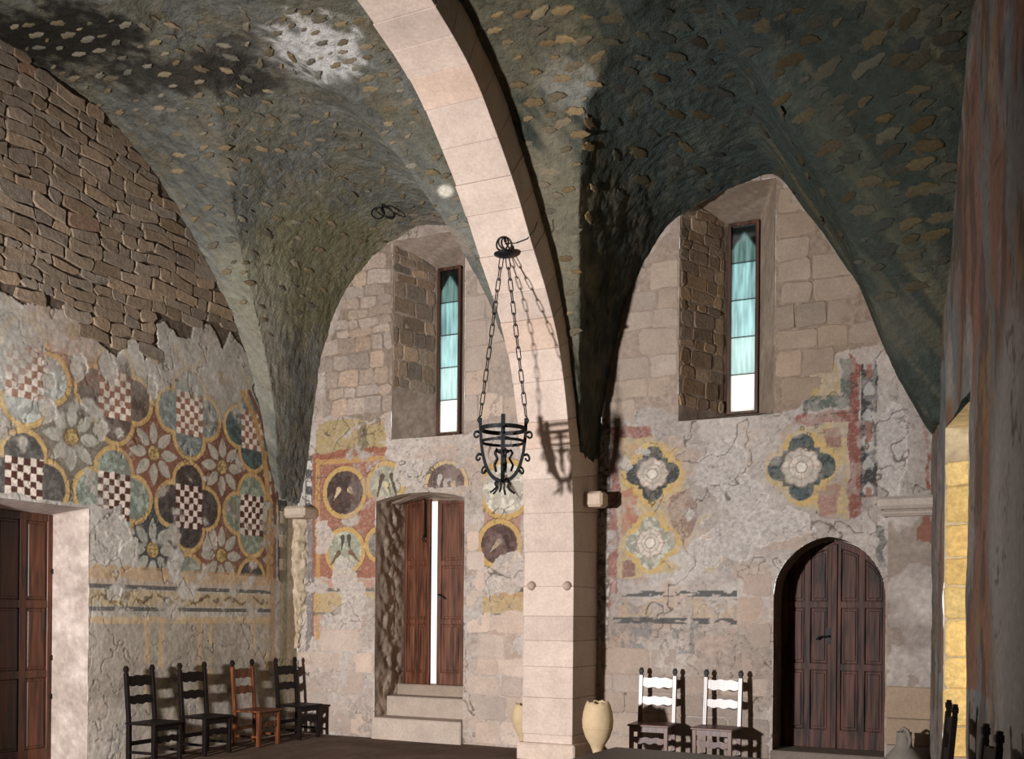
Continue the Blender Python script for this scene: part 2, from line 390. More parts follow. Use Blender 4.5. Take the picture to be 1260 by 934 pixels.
t = np.clip((lx - .12) / .27, 0, 1); petal = (np.abs(lz) < .068 * np.sin(math.pi * t ** .8) ** .8 + .001) & (lx > .12) & (lx < .39)
P.mix(fm * petal, (168, 165, 150), .85); P.mix(fm * petal * (lz > .012), (138, 138, 126), .5)
P.mix(fm * (rad < .105), (104, 78, 44)); P.mix(fm * (rad < .09), (176, 146, 86)); P.mix(fm * ((rad < .09) & (vn(s*45, z*45, 3) > .55)), (120, 92, 52), .8)
qi = np.round((sx - S0) / DS).astype(int); qj = np.round((sz - Z0) / DZ).astype(int)
dx = sx - (S0 + qi*DS); dz = sz - (Z0 + qj*DZ); a_, r_ = .29, .245
d = np.minimum.reduce([np.hypot(dx - a_, dz), np.hypot(dx + a_, dz), np.hypot(dx, dz - a_), np.hypot(dx, dz + a_), np.maximum(np.abs(dx), np.abs(dz))]) - r_
inner = d < 0; band = (d >= 0) & (d < .062); P.mix(fm * ((d >= .062) & (d < .072)), (84, 58, 40), .5)
lobe = {(0, 0): (110, 122, 102), (1, 0): (62, 54, 50), (2, 0): (112, 122, 110), (3, 0): (74, 70, 66), (0, 1): (58, 74, 74), (1, 1): (108, 118, 114),
        (2, 1): (86, 72, 64), (3, 1): (138, 140, 134), (0, -1): (66, 64, 62), (1, -1): (118, 124, 112), (2, -1): (84, 86, 84)}
for k, c in lobe.items():
    m = inner & (qi == k[0]) & (qj == k[1]); P.mix(fm * m, c, .95)
    P.mix(fm * m * (fbm(s*16, z*16, 3, 45) > .55), np.array(c) * 1.25 + 10, .7)
P.mix(fm * band, (186, 146, 82), .92); P.mix(fm * ((d > .02) & (d < .03)), (206, 172, 112), .6)
chk = (np.abs(dx) < .235) & (np.abs(dz) < .275); cs = .0785
par = (np.floor((dx + .235) / cs) + np.floor((dz + .275) / cs)).astype(int) % 2
red = np.where((qj == 1)[:, None], np.array([[142, 92, 68]]), np.array([[82, 44, 36]]))
fmc = zone * np.clip(fade * 1.15, 0, 1) * (.4 + .6 * P.wear); m = (fmc * chk)[:, None]
P.c = P.c * (1 - m) + np.where((par == 0)[:, None], red, np.array([[206, 188, 172]])) * m
# border along the vault and at the corner
bl = [(300, 484), (314, 515), (322, 548), (328, 585), (331, 640), (331, 712)]
P.line(bl, .10, (178, 132, 72), .9); bl2 = [(x_+7, y_-2) for x_, y_ in bl]; P.line(bl2, .07, (112, 62, 46), .9)
bl3 = [WL(x_+17, y_-4) for x_, y_ in bl]; m = dline(sx, sz, bl3) < .105
P.mix(m * P.wear, np.array([64, 66, 66])); P.mix(m & (np.floor(z / .17).astype(int) % 2 == 0) & (np.abs(dline(sx, sz, bl3)) < .075), (190, 178, 160), .9)
P.mix(((s < .42) & (z < 3.3)) * P.wear, (150, 122, 82), .6); P.mix((np.abs(sx - .3) < .05) & (z < 3.3), (110, 112, 92), .6); P.mix((np.abs(sx - .58) < .06) & (z < 3.0) & (z > 1.0), (150, 108, 70), .55)
# dado: bands and faded upright panels
dm = (s < 3.9) * (s > .62) * P.wear
P.mix(dm * ((sz > 2.14) & (sz < 2.3)), (176, 134, 88), .7); P.mix(dm * ((sz > 2.08) & (sz < 2.14)), (168, 140, 116), .7)
for z0 in (2.055, 1.795): P.mix(dm * (np.abs(sz - z0) < .026) * (fbm(s*5, z*20, 3, 6) > .33), (74, 74, 70), .85)
P.mix(dm * ((sz > 1.83) & (sz < 2.02)), (170, 142, 94), .65)
vine = np.abs(sz - 1.925 - .045*np.sin(s*14)) < .02; P.mix(dm * vine * (vn(s*14, z*14, 8) > .4), (110, 84, 50), .8)
P.mix(dm * (np.hypot(((s*3.2) % 1 - .5)/3.2, sz - 1.925) < .035), (84, 72, 64), .7)
P.mix(dm * (np.abs(sz - 1.66) < .04), (186, 146, 92), .6); P.mix(dm * (sz < 1.62) * (sz > .75), (134, 124, 108), .45)
for s0 in (.72, 1.0, 1.85, 2.05, 2.72, 2.95):
    P.mix(dm * (np.abs(sx - s0) < .045) * sstep(.5, 1.0, z) * (z < 1.68) * (fbm(s*3, z*6, 3, 12) > .38), (186, 148, 100), .65)
for p in [((58, 507), .10, .12), ((97, 452), .12, .15), ((134, 452), .13, .17), ((125, 530), .09, .11), ((188, 478), .08, .14), ((142, 655), .26, .2), ((128, 672), .25, .16),
          ((262, 662), .06, .11), ((250, 697), .05, .05), ((140, 728), .11, .1), ((60, 470), .12, .1), ((240, 480), .06, .06)]:
    P.loss(p[0], p[1], p[2], (170, 161, 150))
P.fadeall(.27, 1.04); P.crack(71, 1.6, .3); bm_ = pip(P.jx, P.jz, BRICKS)
P.mix(bm_, (88, 77, 67)); edge = pip(P.jx, P.jz - .02, BRICKS) & ~bm_; P.mix(edge, (196, 190, 180), .7)
P.c[bm_] += ((fbm(s*20, z*20, 3, 2)[bm_] - .5) * 40)[:, None]
ca, cb = centres(A, B)
keep = ~((ca > D1[0]) & (ca < D1[1]) & (cb < D1[2])) & (cb < zvault(np.full(ca.shape, XL + .02), ca) + .12)
h = .014 * (fbm(s*2.5, z*2.5, 5, 3) - .5) * 2 + P.h - .02 * bm_ + .004*(fbm(s*30, z*30, 2, 4) - .5)
wall_left = link('wall_left', grid_mesh('wall_left', np.stack([XL + h, -s, z], 1), len(A), len(B), keep, P.c, flip=True), M_WALL)
tag(wall_left, 'left wall with checkered quatrefoil fresco below bare stone courses', kind='structure')
FRL = (Vector((XL - .012, 0, 0)), Vector((0, -1, 0)), Vector((0, 0, 1)), Vector((1, 0, 0)))
inb = ppoly(BRICKS)
lst = courses(.05, 5.5, 4.6, 7.7, (.105, .16), (.18, .5), lambda a, b: inb(a, b - .04) and b < float(zvault(XL + .02, a)) - .02)
lst = [q for q in lst if q[1] - q[0] > .06]; print('bricks', len(lst))
for q in lst:
    c = np.array([134, 118, 102]) * RG.choice((.93, .97, 1, 1.03))
    if RG.random() < .05: c = np.array([138, 110, 90])
    stone('brick', FRL, *q, RG.uniform(.010, .028), wall_left, M_STONE, c, .022, .003, .05)

# ---------------- back wall with its windows and doorways
def WB(px, py): q = on(1, 0, px, py); return (q[0], q[2])
W1F, W1B = (-3.11, -1.95, 4.22, 7.02), (-2.83, -2.44, 4.39, 6.84)          # embrasure: front and, .8 m in, the frame
W2F, W2B = (1.05, 2.22, 4.17, 6.98), (1.46, 1.86, 4.36, 6.82)
D2 = (-3.36, -1.93); D3 = (2.23, 3.48)
def d2top(u): return 3.36 + .10 * (1 - ((u - (D2[0]+D2[1])/2) / ((D2[1]-D2[0])/2)) ** 2)
def d3top(u):
    t = np.clip(np.abs((u - (D3[0]+D3[1])/2) / ((D3[1]-D3[0])/2)), 0, 1); return 2.02 + .66 * np.sqrt(np.maximum(1 - t**1.9, 0)) * (1 - .04 * t) + .02 * (1 - t)
A = axis(XL, 3.98, .0125, (*W1F[:2], *W2F[:2], *D2, *D3)); B = axis(0, 7.5, .0125, (W1F[2], W1F[3], W2F[2], W2F[3]))
u, z = mesh2(A, B)
P = Paint(u, z, (166, 151, 141), WB)
P.mix((u > -.3) * 1.0, (158, 146, 138)); P.mix(sstep(1.7, 1.1, z) * (u < -.5), (172, 154, 143)); P.mix(sstep(2.4, 1.2, z) * (u > -.3), (156, 138, 126)); P.mix(sstep(4.3, 4.9, z), (156, 138, 126))
P.mottle(20, .8, .75)
P.wear = sstep(.33, .44, fbm(u*3.2, z*3.2, 5, 83)) * (.6 + .4 * (vn(u*50, z*50, 6) > .3)); jx, jz, sx, sz = P.jx, P.jz, P.sx, P.sz
P.wear = np.where(u > -.3, P.wear * (.45 + .55 * sstep(.42, .52, fbm(u*9, z*9, 4, 87))), P.wear)
# left bay: framed medallions around the doorway
P.poly([(386, 562), (473, 552), (473, 598), (462, 615), (462, 710), (384, 712)], (150, 84, 62), .85)
P.poly([(594, 585), (652, 575), (652, 735), (596, 735)], (150, 92, 70), .6)
P.poly([(392, 522), (420, 514), (473, 518), (474, 557), (386, 560)], (162, 136, 84), .85); P.poly([(440, 520), (452, 520), (452, 556), (440, 556)], (92, 86, 72), .6)
P.poly([(388, 558), (474, 548), (474, 556), (388, 566)], (148, 82, 60), .9)
for ln in ([(391, 567), (391, 800)], [(394, 569), (472, 564)]): P.line(ln, .07, (186, 140, 74), .9)
P.line([(386, 560), (385, 800)], .05, (146, 86, 64), .9)
P.poly([(376, 560), (384, 560), (384, 625), (376, 625)], (66, 68, 70), .9, rag=False)
for y_ in (572, 593, 614): P.poly([(377, y_-6), (383, y_-5), (384, y_+6), (378, y_+5)], (200, 192, 180), .95, rag=False)
P.poly([(377, 640), (385, 640), (385, 800), (377, 800)], (104, 100, 98), .7)
def medal(p, r, c, ring=(188, 148, 82), w=.07, sub=None, keepf=None, rz_=None):
    cu, cz = WB(*p); d = np.hypot(sx - cu, sz - cz); k = (.6 + .4*P.wear) * (1 if keepf is None else keepf)
    P.mix((d < r) * k, c); P.mix((d < r) * k * (fbm(u*14, z*14, 3, 66) > .55), np.array(c) * 1.25 + 12, .6)
    P.mix(((d > r) & (d < r + w)) * k, ring); P.mix(((d > r + w) & (d < r + w + .012)) * k, (90, 60, 44), .5)
    if sub:
        for (ox, oz, tx, tz, c2) in sub:              # feather-like strokes
            t = np.clip(((sx-cu-ox)*(tx-ox) + (sz-cz-oz)*(tz-oz)) / ((tx-ox)**2 + (tz-oz)**2), 0, 1)
            dd = np.hypot(sx-cu-ox-t*(tx-ox), sz-cz-oz-t*(tz-oz)); P.mix((dd < .006 + .034*(1-t)) * k, c2, .9)
op = (206, 178, 132); dk = (84, 62, 50)
medal((424, 606), .315, (70, 54, 50), sub=[(-.10, .04, -.18, -.1, op), (.08, .04, .17, -.05, op), (-.12, -.12, -.22, -.26, (96, 66, 50)), (.14, -.06, .24, -.22, (104, 70, 52))])
medal((474, 596), .26, (142, 140, 120), keepf=(z > 3.42) & (u < -2.86), sub=[(-.05, .12, -.14, -.2, dk), (.1, .12, .2, -.2, dk), (.0, 0, .06, -.14, op)])
cut = (z > 3.50 + .05*(fbm(u*6, z*6, 2, 3) - .5)); cu, cz = WB(549, 597); dd = np.hypot(sx-cu, sz-cz)
medal((549, 597), .29, (96, 76, 72), keepf=cut & (fbm(u*9, z*9, 4, 14) > .38), w=.05, ring=(190, 160, 110), sub=[(.1, .02, .18, -.1, op), (-.1, .12, -.16, -.1, (180, 170, 160))])
medal((424, 678), .28, (146, 146, 126), sub=[(-.04, .2, -.05, .02, (70, 64, 58)), (.07, .2, .08, .02, (70, 64, 58)), (-.1, -.02, -.25, -.2, (100, 72, 54)), (.1, -.02, .25, -.16, (112, 70, 52))])
medal((468, 670), .2, (110, 100, 92), keepf=(u < -3.37)); medal((622, 602), .34, (170, 162, 146), keepf=(u > -1.65) & (fbm(u*3, z*3, 3, 9) > .35), sub=[(.0, .16, .22, -.14, (92, 72, 58)), (-.05, .1, -.16, .0, (96, 84, 74))])
medal((614, 670), .27, (84, 62, 56), keepf=(u > -1.72), sub=[(.0, .04, -.14, -.1, (170, 150, 120)), (.1, .1, .16, -.1, (66, 48, 44))])
P.line([(650, 580), (650, 770)], .09, (150, 92, 70), .8)
for px0, px1 in ((386, 460), (594, 650)):
    (ua, _), (ub, _) = WB(px0, 740), WB(px1, 740); k = ((u > ua) & (u < ub)) * P.wear
    P.mix(k * (np.abs(sz - 2.1) < .025), (92, 84, 78), .8); P.mix(k * (np.abs(sz - 1.76) < .022), (104, 96, 88), .7); P.mix(k * ((sz > 1.78) & (sz < 2.07)), (178, 146, 92), .75)
    P.mix(k * ((sz > 2.13) & (sz < 2.25)), (176, 116, 90), .6); P.mix(k * ((sz > 1.5) & (sz < 1.74)), (172, 128, 110), .45)
for p in [((398, 660), .16, .2), ((425, 712), .2, .3), ((436, 735), .2, .3), ((625, 705), .28, .22), ((500, 580), .22, .2), ((600, 715), .16, .2), ((620, 765), .4, .12), ((420, 770), .3, .16), ((404, 800), .3, .25)]:
    P.loss(p[0], p[1], p[2], (184, 170, 160), deep=.008)
# right bay: rosettes in dark quatrefoils, bands, the strip of candelabra ornament
k = P.wear
P.poly([(737, 515), (751, 515), (749, 800), (735, 800)], (84, 80, 78), .8); P.mix(pip(jx, jz, [WB(*p) for p in [(738, 515), (750, 515), (748, 800), (736, 800)]]) * (vn(u*30, z*22, 3) > .55), (186, 180, 174), .7)
P.line([(757, 528), (753, 745)], .10, (136, 76, 66), .75, rag=True)
P.poly([(750, 524), (800, 524), (806, 538), (752, 540)], (140, 78, 68), .75)
P.poly([(762, 540), (806, 536), (846, 560), (850, 640), (848, 690), (828, 705), (770, 712), (760, 708)], (180, 152, 100), .75)
P.poly([(764, 606), (782, 600), (786, 640), (764, 660)], (164, 100, 82), .85); P.poly([(822, 612), (850, 600), (862, 640), (840, 668), (826, 645)], (126, 98, 94), .75); P.poly([(765, 690), (781, 690), (781, 708), (765, 710)], (124, 84, 84), .8)
P.poly([(766, 545), (790, 545), (784, 562), (766, 570)], (176, 140, 100), .8)
def rosette(p, a, r, c, rr, band=(190, 154, 88), keepf=1):
    cu, cz = WB(*p); dx, dz = sx-cu, sz-cz; kk = (.35 + .65*k) * keepf
    d = np.minimum.reduce([np.hypot(dx-a, dz), np.hypot(dx+a, dz), np.hypot(dx, dz-a), np.hypot(dx, dz+a)]) - r; d = np.minimum(d, np.maximum(np.abs(dx), np.abs(dz)) - a*.9)
    P.mix(((d > 0) & (d < .065)) * kk, band, .9); P.mix((d <= 0) * kk, c); P.mix((d <= 0) * kk * (fbm(u*18, z*18, 3, 8) > .55), np.array(c)*1.4+12, .6)
    rad = np.hypot(dx, dz); th = np.arctan2(dz, dx); lob = rr * (.88 + .12*np.abs(np.cos(4*th))); kf = .6 + .4*k
    P.mix((rad < lob) * kf, (196, 182, 168)); P.mix(((rad < lob) & (rad > lob - .016)) * kf, (138, 112, 96), .7)
    P.mix(((np.abs(np.sin(4*th)) < .16) & (rad < lob) & (rad > .06)) * kf, (150, 126, 110), .7); P.mix(((rad < rr*.62) & (rad > rr*.55)) * kf, (146, 120, 104), .6)
    P.mix((rad < .06) * kf, (206, 196, 184)); P.mix(((rad < .072) & (rad > .058)) * kf, (128, 104, 88), .8)
rosette((803, 583), .21, .135, (66, 68, 68), .205); rosette((800, 668), .2, .13, (138, 138, 124), .19, keepf=(u > .38)); rosette((872, 668), .18, .12, (150, 140, 132), .15, (178, 160, 130), keepf=(fbm(u*5, z*5, 3, 3) > .52))
P.poly([(985, 480), (1022, 432), (1030, 450), (1034, 488), (988, 492)], (166, 138, 84), .9); P.poly([(988, 488), (1034, 486), (1034, 440), (1044, 440), (1048, 500), (988, 508)], (82, 92, 82), .9); P.line([(994, 462), (991, 508)], .05, (78, 82, 78), .8)
P.poly([(1044, 432), (1057, 450), (1060, 632), (1044, 640), (1044, 520)], (128, 66, 54), .88); P.poly([(966, 513), (1058, 503), (1058, 516), (966, 527)], (134, 72, 58), .85)
P.poly([(945, 530), (1043, 518), (1043, 640), (1016, 632), (985, 624), (946, 570)], (180, 150, 96), .8); P.poly([(1014, 528), (1036, 524), (1036, 552), (1016, 552)], (140, 98, 92), .85); P.poly([(1008, 600), (1036, 590), (1030, 640), (1008, 634)], (146, 104, 98), .85); P.poly([(950, 534), (968, 532), (962, 552), (950, 556)], (166, 124, 112), .8)
rosette((986, 575), .24, .15, (54, 64, 66), .235, keepf=((u < 2.95) & (u > 2.12)))
cs_ = [WB(*p) for p in [(1060, 448), (1080, 448), (1079, 612), (1058, 612)]]; m = pip(sx, sz, cs_); P.mix(m * k, (58, 58, 60), .95)
cu = WB(1069, 530)[0]; P.mix(m & (np.abs(sx - cu) < .03 + .035*np.sin(z*22)) & (np.abs(np.sin(z*11)) > .25), (168, 164, 158), .8); P.mix(m & (np.abs(sx - cu) < .03) & (np.sin(z*8.5) > .6), (150, 90, 74), .8)
for z0, a_, b_ in ((2.04, .33, 1.8), (1.71, .22, 1.8)): P.mix(((u > a_) & (u < b_)) * (np.abs(sz - z0) < .035) * (fbm(u*7, z*22, 3, 61) > .4), (78, 78, 78), .85)
P.mix(((u > .3) & (u < 1.8) & (sz > 1.75) & (sz < 2.0)) * (fbm(u*6, z*6, 4, 17) > .5), (176, 148, 116), .5); P.mix(((u > .2) & (u < 1.5) & (sz < 1.7) & (sz > 1.3)) * (fbm(u*9, z*5, 4, 19) > .58), (112, 112, 112), .6)
for p in [((890, 572), .32, .34), ((912, 610), .3, .25), ((848, 632), .06, .08), ((866, 680), .22, .2), ((945, 650), .4, .2), ((905, 660), .3, .25), ((960, 640), .2, .12), ((790, 555), .1, .05), ((770, 570), .08, .1), ((1100, 560), .16, .5), ((1105, 650), .2, .2)]:
    P.loss(p[0], p[1], p[2], (178, 168, 162), deep=.008)
P.poly([(1138, 498), (1146, 496), (1146, 605), (1140, 600), (1141, 545), (1134, 530)], (120, 58, 44), .85); P.line([(1082, 650), (1087, 668), (1080, 680), (1084, 695)], .08, (84, 86, 80), .8, rag=True)
P.fadeall(.22, .98); P.crack(73, 1.4, .6); P.crack(75, 2.5, .35)
# bare stone areas
RG1 = [WB(*p) for p in [(482, 296), (482, 505), (455, 520), (402, 505), (398, 440), (434, 345)]]; RG2 = [WB(*p) for p in [(570, 300), (630, 330), (648, 525), (600, 520), (569, 540)]]
RG3 = [WB(*p) for p in [(836, 262), (836, 514), (800, 500), (757, 512), (748, 480), (776, 355)]]; RG4 = [WB(*p) for p in [(951, 215), (1060, 345), (1082, 425), (1040, 430), (1000, 448), (985, 502), (951, 508)]]
for g, c in ((RG1, (128, 114, 102)), (RG2, (150, 136, 126)), (RG3, (146, 130, 118)), (RG4, (132, 116, 103))):
    m = pip(jx, jz, g); P.mix(m, c); P.c[m] += ((fbm(u*25, z*25, 3, 2)[m] - .5) * 34)[:, None]
ca, cb = centres(A, B)
inW = lambda w: (ca > w[0]) & (ca < w[1]) & (cb > w[2]) & (cb < w[3])
keep = ~inW(W1F) & ~inW(W2F) & ~((ca > D2[0]) & (ca < D2[1]) & (cb < d2top(ca))) & ~((ca > D3[0]) & (ca < D3[1]) & (cb < d3top(ca)))
keep &= cb < zvault(ca, np.full(ca.shape, .01)) + .12
zz = z.copy()                                               # draw the grid onto the curves of the two heads
for D_, f in ((D2, d2top), (D3, d3top)):
    k_ = (u >= D_[0]) & (u <= D_[1]) & (np.abs(z - f(u)) < .0095); zz[k_] = f(u)[k_]
h = .016 * (fbm(u*2.2, z*2.2, 5, 3) - .5) * 2 + P.h + .004*(fbm(u*30, z*30, 2, 4) - .5)
wall_back = link('wall_back', grid_mesh('wall_back', np.stack([u, -h, zz], 1), len(A), len(B), keep, P.c), M_WALL)
tag(wall_back, 'back wall with faded medallion frescoes, two slit windows and two doorways', kind='structure')
FRB = (Vector((0, .008, 0)), Vector((1, 0, 0)), Vector((0, 0, 1)), Vector((0, -1, 0)))
def lay(poly, box, rh, ln, proud, c, mat=M_STONE, jit=.016, gap=.005, var=(.96, 1, 1.03)):
    f = ppoly(poly)
    for q in courses(*box, rh, ln, lambda a, b: f(a, b) and b < float(zvault(a, .02)) - .02):
        if q[1] - q[0] > .07: stone('stone', FRB, *q, RG.uniform(*proud), wall_back, mat, np.array(c) * RG.choice(var), jit, gap)
lay(RG1, (-4.4, -3.115, 4.4, 7.0), (.12, .26), (.16, .42), (.010, .022), (158, 141, 128), M_STONE, .018, .003, (.98, 1.02))
lay(RG2, (-1.95, -.7, 4.4, 7.0), (.26, .38), (.3, .6), (.008, .014), (170, 153, 140), M_ASHLAR, .014, .006)
lay(RG3, (.05, 1.045, 4.2, 6.8), (.22, .36), (.3, .62), (.010, .018), (160, 144, 131), M_ASHLAR, .014, .006)
lay(RG4, (2.23, 3.5, 4.3, 7.0), (.24, .36), (.3, .7), (.010, .020), (148, 131, 116), M_ASHLAR, .014, .006)
LOW = (.22, .34); c = (176, 158, 146)
lay([(-4.65, 0), (-3.42, 0), (-3.42, 1.4), (-4.65, 1.3)], (-4.68, -3.40, .02, 1.45), LOW, (.3, .7), (.009, .014), c, M_ASHLAR, .008, .005, (.95, 1, 1.03))
lay([(-1.9, 0), (-.66, 0), (-.66, 1.7), (-1.9, 1.7)], (-1.88, -.64, .02, 1.75), LOW, (.28, .6), (.009, .016), c, M_ASHLAR, .01, .006, (.95, 1, 1.04))
lay([(-1.9, 1.8), (-1.6, 1.8), (-1.6, 3.2), (-1.9, 3.2)], (-1.90, -1.62, 1.8, 3.2), (.24, .3), (.28, .29), (.008, .012), c, M_ASHLAR, .008, .006, (.97, 1.03))
lay([(.05, 0), (2.15, 0), (2.15, 1.05), (.05, 1.35)], (.05, 2.2, .02, 1.35), LOW, (.3, .7), (.009, .015), (160, 144, 133), M_ASHLAR, .01, .006, (.93, 1, 1.05))
lay([(1.8, 1), (2.2, 1), (2.2, 2.4), (1.8, 2.4)], (1.8, 2.21, 1.05, 2.4), (.26, .34), (.4, .41), (.009, .014), (164, 146, 134), M_ASHLAR, .01, .006, (.95, 1.04))

# embrasures: lofts from the wall face back to the frame, with their own plaster
def loft(name, front, back, base, parent, step=.05, closed=False, amp=.014, grit=18, y0=0):
    """front/back: matching point lists (3D)"""
    pts = []
    fr, bk = [Vector(p) for p in front], [Vector(p) for p in back]
    if closed: fr.append(fr[0]); bk.append(bk[0])
    a, b = [], []
    for i in range(len(fr)-1):
        n_ = max(1, int((fr[i+1]-fr[i]).length / step))
        for k_ in range(n_): a.append(fr[i].lerp(fr[i+1], k_/n_)); b.append(bk[i].lerp(bk[i+1], k_/n_))
    a.append(fr[-1]); b.append(bk[-1]); nd = max(2, int((bk[0]-fr[0]).length / step) + 1)
    V = np.array([[list(p.lerp(q, j/(nd-1))) for j in range(nd)] for p, q in zip(a, b)]); flat = V.reshape(-1, 3)
    g = np.tile(np.linspace(0, 1, nd), len(a)); amp_ = amp * np.sin(math.pi*np.clip(g, 0, 1))
    t1, t2 = flat[:, 0]*3 + flat[:, 1]*5, flat[:, 2]*4 + flat[:, 1]*2
    flat = flat + (np.stack([fbm(t1*2, t2*2, 4, 3), fbm(t1*2, t2*2, 4, 6)*0+.5, fbm(t1*2, t2*2, 4, 9)], 1) - .5) * 2 * amp_[:, None]
    n_ = fbm(t1, t2, 4, 22) - .5; f_ = fbm(t1*6, t2*6, 3, 26) - .5
    c_ = np.array(base, float) + (n_*grit*3 + f_*grit*2)[:, None]
    m_ = fbm(t1*2.2, t2*2.2, 4, 29) > .56; c_[m_] = c_[m_]*.8 + np.array([120, 108, 96])*.2
    return link(name, grid_mesh(name, flat, len(a), nd, None, c_, smooth=True), M_WALL, parent)
def rect(w, y): return [(w[0], y, w[2]), (w[0], y, w[3]), (w[1], y, w[3]), (w[1], y, w[2])]
for k_, (wf, wb) in enumerate(((W1F, W1B), (W2F, W2B))):
    ww = (wb[0]+.012, wb[1]-.012, wb[2]+.012, wb[3]-.012)
    loft('embrasure', rect(wf, 0), rect(ww, .86), (152, 136, 124) if k_ == 0 else (138, 122, 108), wall_back, .06, True)
    p0 = Vector((wf[0], 0, 0)); p1 = Vector((ww[0], .86, 0)); e1 = (p1-p0).normalized(); n_ = Vector((e1.y, -e1.x, 0))
    L_ = (p1-p0).length; fr = (p0 - n_*.004, e1, Vector((0, 0, 1)), n_)
    f = lambda a, b: True
    for q in courses(.01, L_ - .12, (wf[2]+.75 if k_ == 0 else wf[2]+.2), wf[3]-.1, (.10, .26), (.16, .42), f):
        if q[1]-q[0] > .06: stone('stone', fr, *q, RG.uniform(.008, .024), wall_back, M_STONE, np.array((150, 130, 112) if k_ == 0 else (142, 118, 96)) * RG.choice((.86, .95, 1.04)), .016, .007)
    g = empty('window_%d' % (k_+1), ((wb[0]+wb[1])/2, .8, wb[2])); tag(g, ('tall slit window of tinted panes above the shuttered doorway', 'tall slit window of tinted panes above the rosette fresco')[k_], kind='structure')
    W_ = wb[1]-wb[0]; H_ = wb[3]-wb[2]; t_ = .045; lean = 0
    fm_ = MB().box(-W_/2-.0, -W_/2+t_, -.03, .06, -.0, H_+.0).box(W_/2-t_, W_/2+.0, -.03, .06, -.0, H_+.0).box(-W_/2, W_/2, -.028, .06, .0, t_-.01).box(-W_/2, W_/2, -.028, .06, H_-t_, H_+.0)
    fm_.build('window_frame', M_FRAME, g, bevel=.006)
    tints = [(250, 255, 250), (196, 232, 232), (176, 222, 226), (150, 196, 200), (104, 136, 134)]; n5 = 5; ph = (H_ - 2*t_ + .02) / n5
    for i in range(n5):
        z0 = t_ - .01 + i*ph
        MB().box(-W_/2+t_-.005, W_/2-t_+.005, .012, .018, z0+.004, z0+ph-.004).build('pane', mat_glass('pane_glass_%d_%d' % (k_, i), tints[i], (.06, .22, .3, .42, .4)[i]), g)
        if i: MB().box(-W_/2+t_, W_/2-t_, .006, .022, z0-.005, z0+.005).build('lead_bar', M_IRON, g)
    z0 = t_ - .01 + 4*ph; w2 = W_/2 - t_           # the pointed tracery head behind the top pane
    MB().prism([(-w2, z0+ph*.35), (0, z0+ph*.82), (w2, z0+ph*.35), (w2, z0+ph), (-w2, z0+ph)], .024, .04).build('tracery_head', mat_plain('tracery_stone', (110, 100, 92), .9, .1), g)

# doorway with the shutters: reveal, head, steps
us = np.linspace(D2[0], D2[1], 25)
front = [(D2[0], 0, 0)] + [(float(a), 0, float(d2top(a))) for a in us] + [(D2[1], 0, 0)]
bk_u = np.linspace(-3.37, -2.32, 25); back = [(-3.37, .86, 0)] + [(float(a), .86, 3.40 + .03*(1-((a+2.845)/.525)**2)) for a in bk_u] + [(-2.32, .86, 0)]
loft('doorway_reveal', front, back, (176, 160, 145), wall_back, .035, amp=.05, grit=26)
tm = lambda n_, x0, x1, y0, y1, z0, z1, c_: MB().box(x0, x1, y0, y1, z0, z1).build(n_, M_ASHLAR, wall_back, bevel=.015, color=c_)
tm('step', -3.37, -1.93, -.06, .5, -.02, .30, (176, 160, 148)); tm('step', -3.35, -2.0, .3, .7, -.02, .58, (166, 150, 138)); tm('door_sill', -3.38, -2.2, .62, .95, -.02, .735, (150, 134, 120))
# recess of the arched door
us = np.linspace(D3[0], D3[1], 49)
front = [(D3[0], 0, 0)] + [(float(a), 0, float(d3top(a))) for a in us] + [(D3[1], 0, 0)]
loft('door_recess', front, [(p[0], .6, p[2]) for p in front], (120, 104, 92), wall_back, .04, amp=.006)
tm('door_step', D3[0]-.02, D3[1]+.02, -.03, .7, -.02, .19, (120, 108, 100))

# ---------------- right wall with the tall opening
O_ = (1.44, 3.22, 3.62)
A = np.concatenate([axis(0, 6.4, .03, (O_[0], O_[1])), np.arange(6.6, SFRONT+.2, .3)]); B = axis(0, 7.9, .03, (O_[2],))
t, z = mesh2(A, B)
def WR(px, py):
    d = ray(px, py); nn = np.array([RN[0], RN[1], 0]); k_ = ((np.array([*RW0, 0]) - CAM) @ nn) / (d @ nn); q = CAM + d*k_; return ((q[:2]-RW0) @ RD, q[2])
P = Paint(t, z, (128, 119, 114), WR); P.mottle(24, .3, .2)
n1 = fbm(t*1.1, z*.5, 5, 8); n2 = fbm(t*2.5, z*1.0, 5, 12); n3 = fbm(t*4, z*1.2, 4, 18)
P.mix(sstep(.48, .58, n1) * (z > 1.2), (128, 84, 66), .75); P.mix(sstep(.52, .6, n2) * (z > 1.0), (104, 112, 114), .7); P.mix(sstep(.56, .62, n3), (78, 66, 58), .6); P.mix(sstep(.6, .66, fbm(t*3, z*2, 4, 28)), (150, 110, 62), .5)
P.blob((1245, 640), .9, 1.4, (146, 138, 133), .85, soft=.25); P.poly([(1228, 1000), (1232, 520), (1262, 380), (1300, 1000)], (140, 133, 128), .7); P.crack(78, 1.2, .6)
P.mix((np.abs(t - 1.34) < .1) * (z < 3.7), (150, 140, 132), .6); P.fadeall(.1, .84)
ca, cb = centres(A, B); xx = RW0[0] + RD[0]*ca; ss = -RD[1]*ca
keep = ~((ca > O_[0]) & (ca < O_[1]) & (cb < O_[2])) & (cb < zvault(xx - .05, ss) + .15)
h = .03 * (fbm(t*2, z*1.5, 5, 3) - .5) * 2
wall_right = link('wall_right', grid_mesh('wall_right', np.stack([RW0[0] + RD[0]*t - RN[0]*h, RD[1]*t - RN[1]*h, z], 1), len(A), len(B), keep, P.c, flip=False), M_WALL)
tag(wall_right, 'right wall with streaked red and grey fresco remains and a tall opening', kind='structure')
